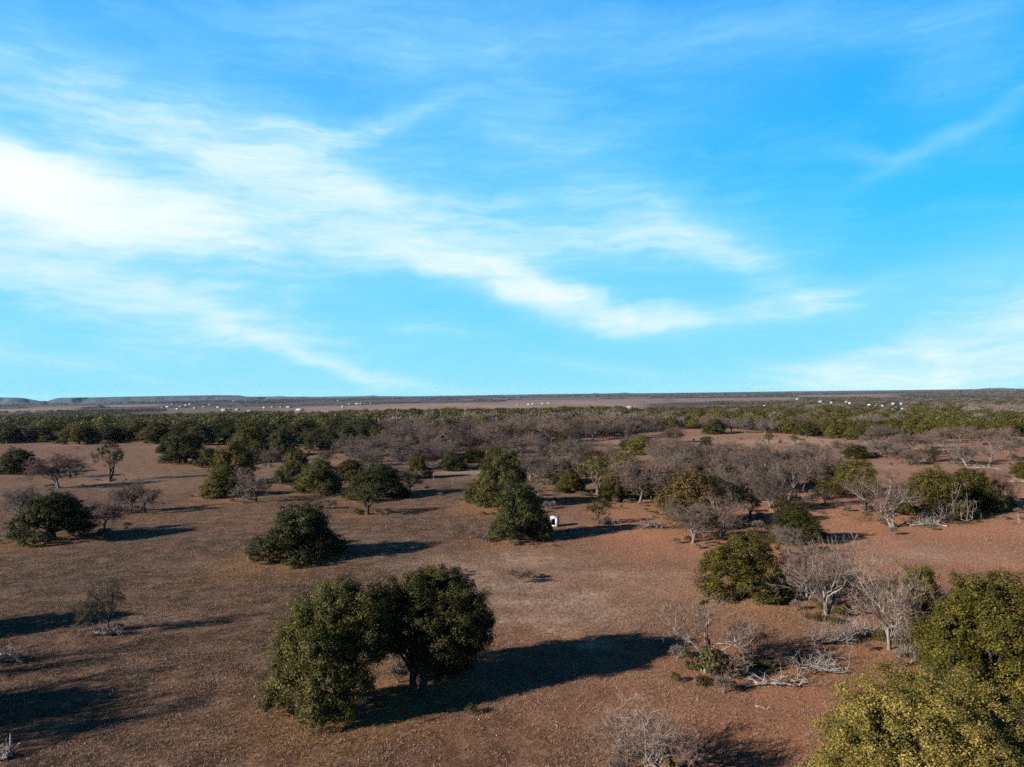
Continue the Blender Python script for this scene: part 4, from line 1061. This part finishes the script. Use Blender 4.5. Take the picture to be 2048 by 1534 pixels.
boxes('floor', M_INSIDE, [(-W_ + .045, W_ - .045, -D_ + .04, D_ - .045, .03, .08)], h)
boxes('seat', M_INSIDE, [(-W_ + .05, W_ - .05, .1, D_ - .05, .1, .52)], h)
boxes('roof', M_WHITE, [(-W_ - .07, W_ + .07, -D_ - .10, D_ + .07, H_ - .118, H_ - .02)], h)
# blue shed
p = ground(180, 888)
h = empty('blue_shed', p, math.radians(18), 'little blue shed beside the broad yellow green oak', 'shed')
boxes('wall', M_BLUE, [(-1.3, 1.3, -.9, .9, 0, 1.75)], h)
boxes('door', M_INSIDE, [(-.65, .05, -.93, -.903, .05, 1.5)], h)
boxes('window', M_WHITE, [(.45, .95, -.925, -.903, .9, 1.3)], h)
boxes('roof', M_BLUE, [(-1.45, 1.45, -1.05, 1.05, 1.753, 1.87)], h)
# wire fence on the left
fp = [ground(-60 + 14.5 * i, 890.5 - .62 * i) for i in range(14)]
fe = empty('wire_fence', fp[0], 0, 'thin wire fence with pale steel posts along the far left pasture', 'fence')
g_ = random.Random(4)
for q in fp:
    tbp = Tubes(); l = q - fp[0]; hh = g_.uniform(1.15, 1.5)
    tbp.add([(l.x, l.y, l.z - .2), (l.x + g_.uniform(-.05, .05), l.y, l.z + hh)], [.07, .06], 4)
    obj('post', tbp.mesh('post', M_STEEL, False), fe)
for zz in (.35, .7, 1.05):
    tbw = Tubes(); tbw.add([((q - fp[0]).x, (q - fp[0]).y, (q - fp[0]).z + zz) for q in fp], [.012] * len(fp), 4)
    obj('wire', tbw.mesh('wire', M_STEEL), fe)
for i, (px, py, hp, ln, lab) in enumerate([(293, 919, 10, .02, 'lone pale stake in the grass before the round free standing oak'), (867, 960, 13, .05, 'pale marker stake beside dark weeds in the middle pasture'),
        (905, 968, 12, 0, 'second thin stake right of the dark weeds in the middle pasture'), (1963, 1040, 16, -.05, 'slim grey stake on the shadow right of the big evergreen clump'), (2039, 1047, 18, -.15, 'leaning pale stake in the open grass near the big evergreen clump'),
        (1974, 1082, 13, -.5, 'tilted grey stick standing in the open grass below the big evergreen clump'), (20, 1507, 40, .03, 'grey wooden post beside the twig heap in the near grass')]):
    q = ground(px, py); dep = Vector((q.x, q.y, q.z - EYE)).dot(_f); hm = hp * dep / FPX
    tbp = Tubes(); r_ = max(.045, .05); tbp.add([(0, 0, -.15), (ln * hm * .5 + .01, 0, hm * .5), (ln * hm, 0, hm)], [r_, r_ * .9, r_ * .7], 6)
    o = obj('stake', tbp.mesh('stake', M_POST if i in (6,) else M_DEADWOOD), None, q); tag(o, lab, 'post')

# houses far out
HM = {}
def hmat(c):
    if c not in HM: HM[c] = plain('house_paint_%d' % len(HM), c, .6, .06, .5)
    return HM[c]
_hl = {PW: 'white', PC: 'tan', PG: 'grey'}; _rl = {RW: 'white metal', RG: 'grey', RB: 'brown'}
for (q, p) in zip(HOUSES, HPOS):
    px, py, wp, wc, rc, where = q
    dist = math.hypot(p.x, p.y); wid = min(max(.72 * wp * dist / FPX, 6), 20); dep = min(max(wid * .6, 6), 12); hh = 2.6 if wid < 14 else 3.4; rh = 1.7
    lab = '%s house with %s roof %s' % (_hl[wc], _rl[rc], 'among the green trees of the right hand plain' if where == 'R' else 'in the little town below the blue flat topped hills')
    e = empty('house', (p.x, p.y, p.z), g_.uniform(-.5, .5), lab, 'house', 'houses ' + ('on the right hand plain' if where == 'R' else 'of the town below the hills') + ', ' + _hl[wc] + ' with ' + _rl[rc] + ' roofs')
    a, c_ = wid / 2, dep / 2
    boxes('wall', hmat(wc), [(-a, a, -c_, c_, -1.0, hh)], e)
    me = mesh_np('roof', [(-a - .4, -c_ - .5, hh + .02), (a + .4, -c_ - .5, hh + .02), (a + .4, c_ + .5, hh + .02), (-a - .4, c_ + .5, hh + .02), (-a - .4, 0, hh + rh), (a + .4, 0, hh + rh)],
                 [np.array([[0, 1, 5, 4], [2, 3, 4, 5], [3, 2, 1, 0]]), np.array([[0, 4, 3], [1, 2, 5]])], [hmat(rc)])
    obj('roof', me, e)
    for k in range(2):
        xx = -a * .45 + k * a * .9
        boxes('window', M_INSIDE, [(xx - .7, xx + .7, -c_ - .05, -c_ - .004, 1.0, 2.2)], e)

# ------------------------------------------------------------------ fallen wood and brush
def deadwood(name, px, py, lpx, seed, label, mat=None, heading=0.0, twigs=60, main_r=.10, rise=.35, cat='dead branches', stems=2, hfac=1.0):
    q = ground(px, py); dep = Vector((q.x, q.y, q.z - EYE)).dot(_f); Ln = lpx * dep / FPX
    g = np.random.default_rng(seed); tb_ = Tubes(); pts_all = []
    for s0 in range(stems):
        a = heading + g.normal(0, .35) + (math.pi if (s0 % 2 and stems > 2) else 0)
        n = 7; tt = np.linspace(-.5, .5, n) * Ln * g.uniform(.65, 1.0)
        zz = .10 + rise * Ln * .10 * np.abs(np.sin(np.linspace(0, 3.0, n) + g.random())) * hfac
        pth = np.stack([tt * math.cos(a) + g.normal(0, .04 * Ln, n), tt * math.sin(a) + g.normal(0, .05 * Ln, n) + g.normal(0, .06 * Ln), zz], -1)
        r0 = main_r * g.uniform(.6, 1.0)
        tb_.add(pth, np.linspace(r0, r0 * .35, n), 6)
        for k in range(1, n):
            for _ in range(2):
                d = unit(np.array([g.normal(), g.normal(), abs(g.normal()) * .6])); e = pth[k] + d * Ln * g.uniform(.12, .3); e[2] = max(e[2] * hfac, .06)
                lp = limb_path(g, pth[k], e, 5, .12); lp[:, 2] = np.maximum(lp[:, 2], .05)
                tb_.add(lp, np.linspace(r0 * .4, r0 * .12, 5), 4); pts_all.append(lp)
    if twigs:
        for _ in range(twigs):
            lp = pts_all[g.integers(len(pts_all))]; st = lp[g.integers(1, 5)]
            e = st + unit(np.array([g.normal(), g.normal(), g.normal() * .6 + .35])) * Ln * g.uniform(.06, .16); e[2] = max(e[2], .04)
            l2 = limb_path(g, st, e, 4, .1); l2[:, 2] = np.maximum(l2[:, 2], .03)
            tb_.add(l2, [.014, .011, .008, .004], 3)
    o = obj(name, tb_.mesh(name, mat or M_DEADWOOD), None, (q.x, q.y, q.z - .03)); tag(o, label, cat)
    return o
deadwood('fallen_branch', 1555, 1368, 135, 1, 'long bleached fallen limb lying left of the golden oak', heading=.12, main_r=.11, twigs=50)
deadwood('fallen_branch', 1600, 1318, 120, 2, 'second bleached fallen limb behind the long one by the golden oak', heading=-.1, main_r=.09, twigs=110)
deadwood('brush_pile', 1545, 1322, 130, 3, 'dark tangle of fallen branches under the arching leafless tree', mat=M_BARK, heading=.2, main_r=.09, twigs=160, stems=4)
deadwood('brush_pile', 1665, 1290, 110, 31, 'spiky grey brush heap between the fallen limbs and white stemmed trees', mat=M_GREYBARK, heading=.5, twigs=220, stems=4, hfac=2.2)
deadwood('brush_pile', 1715, 1275, 90, 32, 'low grey branch litter between the white stemmed trees and the orange ground', mat=M_DEADWOOD, heading=.1, twigs=200, stems=5, hfac=1.8)
deadwood('brush_pile', 1640, 1345, 110, 33, 'crossed pale branches beside the left edge of the golden oak', mat=M_DEADWOOD, heading=-.3, twigs=180, stems=4, hfac=1.6, main_r=.07)
deadwood('brush_pile', 1305, 1056, 62, 4, 'grey brush pile at the tip of the shadow behind the white hut', mat=M_GREYBARK, twigs=200, stems=5, hfac=1.6)
deadwood('fallen_branch', 1222, 1046, 32, 5, 'short pale fallen branch beside the small low oak', heading=-.2, main_r=.12, twigs=10)
deadwood('brush_pile', 1855, 1052, 70, 6, 'pale brush heap at the foot of the snapped white trunk', twigs=160, stems=5, hfac=1.5)
deadwood('brush_pile', 1905, 1040, 75, 7, 'arching dead branches below the middle of the big evergreen clump', mat=M_DEADWOOD, twigs=160, stems=4, hfac=3.0)
deadwood('brush_pile', 15, 1322, 90, 8, 'grey heap of dead branches beside the striped shadow in the near grass', mat=M_GREYBARK, twigs=160, stems=4, hfac=1.6)
deadwood('brush_pile', 0, 1515, 70, 9, 'pale twig heap beside the grey wooden post', mat=M_DEADWOOD, twigs=120, stems=4, hfac=1.5)
deadwood('fallen_branch', 1380, 1400, 40, 10, 'thin pale stick lying in front of the cream trunked tree', heading=.3, main_r=.04, twigs=0, stems=1)
deadwood('fallen_branch', 1525, 1418, 30, 11, 'thin pale stick in the grass left of the golden oak', heading=-.6, main_r=.035, twigs=0, stems=1)
deadwood('brush_pile', 1345, 905, 60, 12, 'pale fallen limbs left of the forked white topped tree', twigs=60, stems=3)
deadwood('fallen_branch', 1410, 908, 40, 13, 'pale leaning log right of the forked white topped tree', heading=.2, main_r=.2, twigs=10)
deadwood('fallen_branch', 1648, 936, 60, 14, 'dark log below the rounded leafless tree by the dirt flat', mat=M_BARK, heading=-.05, main_r=.22, twigs=20)
deadwood('brush_pile', 1905, 903, 60, 15, 'cream coloured brush on the pale earth in the right hand meadow', twigs=60, stems=4)
deadwood('brush_pile', 2036, 965, 40, 16, 'bleached limbs around the foot of the small bright oak', twigs=60, stems=4)
deadwood('brush_pile', 1585, 1008, 110, 17, 'grey fallen limbs under the tree with white leaning trunks', mat=M_GREYBARK, twigs=90, stems=3)
deadwood('brush_pile', 218, 1268, 60, 18, 'dark brush around the trunk of the scraggly small oak', mat=M_GREYBARK, twigs=160, stems=5, hfac=1.6)
deadwood('fallen_branch', 1965, 938, 60, 19, 'pale fallen limb beside the white limbed vine tree', heading=-.3, main_r=.14, twigs=10)

# low shrubs
M_SHRUB = leaf_material('shrub_leaves', (.05, .06, .018), (.11, .10, .03), (.22, .16, .05))
def shrub(px, py, wpx, hm, seed, label, tint=(1, 1, 1), name='shrub', n=9, L_=.12):
    q = ground(px, py); dep = Vector((q.x, q.y, q.z - EYE)).dot(_f); r = wpx * dep / FPX * .5
    g = np.random.default_rng(seed)
    a = g.random(n) * 6.28; rr_ = r * np.sqrt(g.random(n)) * .7
    pc = np.stack([rr_ * np.cos(a), rr_ * np.sin(a), hm * g.uniform(.3, .7, n)], -1)
    v, f, tone = leaf_cloud(g, pc, np.full(n, max(r * .42, hm * .3)), unit(pc), 70, L_); v[:, 2] = np.maximum(v[:, 2], 0)
    o = obj(name, mesh_np(name, v, [f], [M_SHRUB], tone=tone), None, (q.x, q.y, q.z - .03)); o.color = (*tint, 1); tag(o, label, 'shrub'); return o
shrub(1381, 1340, 38, .8, 1, 'yellow green shrub tuft at the foot of the cream trunked tree')
shrub(1408, 1368, 52, .35, 2, 'low olive ground shrub in front of the cream trunked tree', (.8, .7, .6))
shrub(1545, 1338, 40, .7, 3, 'dark green seedling bush under the arching leafless tree', (.7, .8, .6))
shrub(1608, 1328, 28, .9, 4, 'bright green upright seedling beside the bleached limbs', (1.1, 1.1, .8))
shrub(1628, 1238, 46, .5, 5, 'olive gold low bush left of the many stemmed grey tree', (1.1, .8, .5))
shrub(1675, 1244, 50, .4, 6, 'olive low bush right of the many stemmed grey tree', (.8, .7, .5))
shrub(1820, 1290, 40, .8, 7, 'deep green bush between the white stemmed trees', (.7, .8, .6))
shrub(893, 980, 50, .7, 8, 'dark weeds on the upper edge of the shadow behind the wide dark oak', (.55, .6, .6))
shrub(590, 1136, 42, .35, 9, 'low dark brown bush at the foot of the dome shaped oak', (.5, .4, .35))
shrub(1730, 1040, 60, .4, 10, 'olive gold ground bush in front of the half bare brownish oak', (1.0, .75, .45))
shrub(975, 1015, 26, .6, 11, 'small seedling bush at the foot of the low leaning oak', (.8, .8, .7))
shrub(152, 898, 22, .5, 12, 'dark weeds in the straw grass before the blue shed', (.5, .45, .4))

# mistletoe in the silver tree and the cream trunked tree (parts of those trees)
def mistletoe(treelabel, px, py, r, seed):
    e = next(o for o in COL.objects if o.get('label') == treelabel)
    g = np.random.default_rng(seed); pc = g.normal(0, r * .35, (7, 3))
    v, f, tone = leaf_cloud(g, pc, np.full(7, r * .6), unit(pc), 45, .10)
    d = ray(px, py); hz = math.hypot(d.x, d.y); D0 = math.hypot(e.location.x, e.location.y)
    wpos = Vector((d.x / hz * D0, d.y / hz * D0, EYE + d.z / hz * D0))
    lp = (Matrix.LocRotScale(e.location, e.rotation_euler, e.scale)).inverted() @ wpos
    sc_ = np.array([1 / e.scale.x, 1 / e.scale.y, 1 / e.scale.z])
    o = obj('mistletoe', mesh_np('mistletoe', v * sc_, [f], [M_SHRUB], tone=tone), e, lp); o.color = (.75, .8, .5, 1)
mistletoe('leafless silver tree holding a green mistletoe ball', 1328, 1476, .38, 1)
mistletoe('leafless silver tree holding a green mistletoe ball', 1345, 1528, .22, 2)
mistletoe('leafless tree with forked cream trunk beside a green shrub tuft', 1407, 1203, .25, 3)
mistletoe('leafless tree with forked cream trunk beside a green shrub tuft', 1371, 1303, .2, 4)

# ------------------------------------------------------------------ dry grass, litter tufts and stones
def tuft(name, seed, mat, n=16, h=.24, r=.17):
    g = np.random.default_rng(seed)
    a = g.random(n) * 6.28; rr_ = r * np.sqrt(g.random(n))
    p = np.stack([rr_ * np.cos(a), rr_ * np.sin(a), np.full(n, -.03)], -1)
    dr = unit(np.stack([g.normal(0, .55, n), g.normal(0, .55, n), np.ones(n)], -1)) * (h * g.uniform(.5, 1.15, n))[:, None]
    sd = unit(np.cross(dr, g.normal(size=dr.shape))) * .013
    v = np.stack([p - sd, p + sd, p + dr], 1).reshape(-1, 3)
    return mesh_np(name, v, [np.arange(n * 3).reshape(-1, 3)], [mat], tone=np.repeat(g.random(n), 3))
M_STRAW = twig_material('dry_grass', rgb(.11, .066, .040), rgb(.58, .365, .235))
M_GOLDSTRAW = twig_material('golden_litter', rgb(.26, .125, .04), rgb(.50, .27, .09))
TU = [tuft('tuft%d' % i, 400 + i, M_STRAW) for i in range(3)]
TG = [tuft('gold_tuft%d' % i, 410 + i, M_GOLDSTRAW, 12, .2) for i in range(2)]
rg = np.random.default_rng(11)
n = 105000
u_ = rg.uniform(-.9, .9, n); d_ = (rg.uniform(26 ** .8, 140 ** .8, n)) ** 1.25
x_ = u_ * d_; y_ = d_
k_ = (.55 * lattice(x_, y_, 1.3, 31) + .45 * lattice(x_, y_, 6.0, 32)) > rg.uniform(.15, .62, n)
x_, y_ = x_[k_], y_[k_]
def gmicro(x, y):
    R_ = np.hypot(x, y)
    return terrain(x, y) + sstep(400, 60, R_) * (.10 * (lattice(x, y, 1.7, 1) - .5) + .12 * (lattice(x, y, 4.5, 2) - .5))
s_ = rg.uniform(.55, 1.25, len(x_))
scatter_object('dry_grass', np.stack([x_, y_, gmicro(x_, y_)], -1), np.stack([s_, s_, s_ * rg.uniform(.5, 1, len(x_))], -1), rg.random(len(x_)) * 6.28, TU, 'short brown winter grass covering the pasture', 'grass')
xs = []; ys = []
for (tx, ty, tr, lf) in TREES:
    D0 = math.hypot(tx, ty)
    if not lf or D0 > 135: continue
    k = int(min(900, 26 * tr * tr))
    a = rg.random(k) * 6.28; r_ = tr * 1.5 * np.sqrt(rg.random(k)) * (.4 + .6 * rg.random(k))
    xs.append(tx - .25 * tr + r_ * np.cos(a)); ys.append(ty - .25 * tr + r_ * np.sin(a))
xs = np.concatenate(xs); ys = np.concatenate(ys); s_ = rg.uniform(.5, 1.2, len(xs))
scatter_object('golden_grass', np.stack([xs, ys, gmicro(xs, ys)], -1), np.stack([s_, s_, s_ * .7], -1), rg.random(len(xs)) * 6.28, TG, 'golden leaf litter and grass around the feet of the oaks', 'grass')
# knee high scrub round the feet of the trees
xs = []; ys = []
for (tx, ty, tr, lf) in TREES:
    D0 = math.hypot(tx, ty)
    if D0 > 260: continue
    k = rg.integers(3, 9); a = rg.random(k) * 6.28; r_ = tr * rg.uniform(.25, 1.25, k)
    xs.append(tx + r_ * np.cos(a)); ys.append(ty + r_ * np.sin(a))
k = 900; u_ = rg.uniform(-.3, .8, k); d_ = rg.uniform(75, 300, k); kk = lattice(u_ * d_, d_, 22, 41) > .52
xs.append((u_ * d_)[kk]); ys.append(d_[kk])
xs = np.concatenate(xs); ys = np.concatenate(ys); s_ = rg.uniform(.10, .24, len(xs)) * np.where(rg.random(len(xs)) < .12, 1.9, 1)
scatter_object('low_scrub', np.stack([xs, ys, gmicro(xs, ys)], -1), np.stack([s_, s_, s_ * rg.uniform(.5, 1.1, len(xs))], -1), rg.random(len(xs)) * 6.28, FB + FO[:1], 'knee high twiggy scrub around the feet of the trees', 'scrub')
# pale stones
M_STONE = plain('pale_stone', (.27, .23, .20), .9, .15, 12)
V = []; F_ = []; n0 = 0
ico_v = np.array([(0, 0, 1), (.89, 0, .45), (.28, .85, .45), (-.72, .53, .45), (-.72, -.53, .45), (.28, -.85, .45), (.72, .53, -.45), (-.28, .85, -.45), (-.89, 0, -.45), (-.28, -.85, -.45), (.72, -.53, -.45), (0, 0, -1)])
ico_f = np.array([(0, 1, 2), (0, 2, 3), (0, 3, 4), (0, 4, 5), (0, 5, 1), (1, 6, 2), (2, 7, 3), (3, 8, 4), (4, 9, 5), (5, 10, 1), (6, 7, 2), (7, 8, 3), (8, 9, 4), (9, 10, 5), (10, 6, 1), (11, 7, 6), (11, 8, 7), (11, 9, 8), (11, 10, 9), (11, 6, 10)])
for i in range(620):
    d0 = rg.uniform(34, 130) ; u0 = rg.uniform(-.78, .78); x0, y0 = u0 * d0, d0
    r0 = rg.uniform(.02, .055) * (1.5 if rg.random() < .1 else 1)
    V.append(ico_v * (r0 * rg.uniform(.7, 1.3, 3)) * (1 + rg.normal(0, .1, (12, 1))) + np.array([x0, y0, float(gmicro(x0, y0)) + r0 * .3])); F_.append(ico_f + n0); n0 += 12
o = obj('stones', mesh_np('stones', np.concatenate(V), F_, [M_STONE])); tag(o, 'tiny pale stones strewn over the pasture', 'stones', kind='stuff')

# ------------------------------------------------------------------ air
HZ = 16400.0
mh = bpy.data.materials.new('haze'); mh.use_nodes = True
th = NT(mh.node_tree); th.n.clear()
pv = th.node('ShaderNodeVolumePrincipled'); pv.inputs['Color'].default_value = rgb(.50, .72, 1.0); pv.inputs['Density'].default_value = 1.15e-5
oh = th.node('ShaderNodeOutputMaterial'); th.l.new(pv.outputs[0], oh.inputs['Volume'])
hz = boxes('haze', mh, [(-HZ, HZ, -HZ, HZ, -34.0, 110.0)]); tag(hz, 'pale blue air over the distant plain', 'haze', kind='stuff')
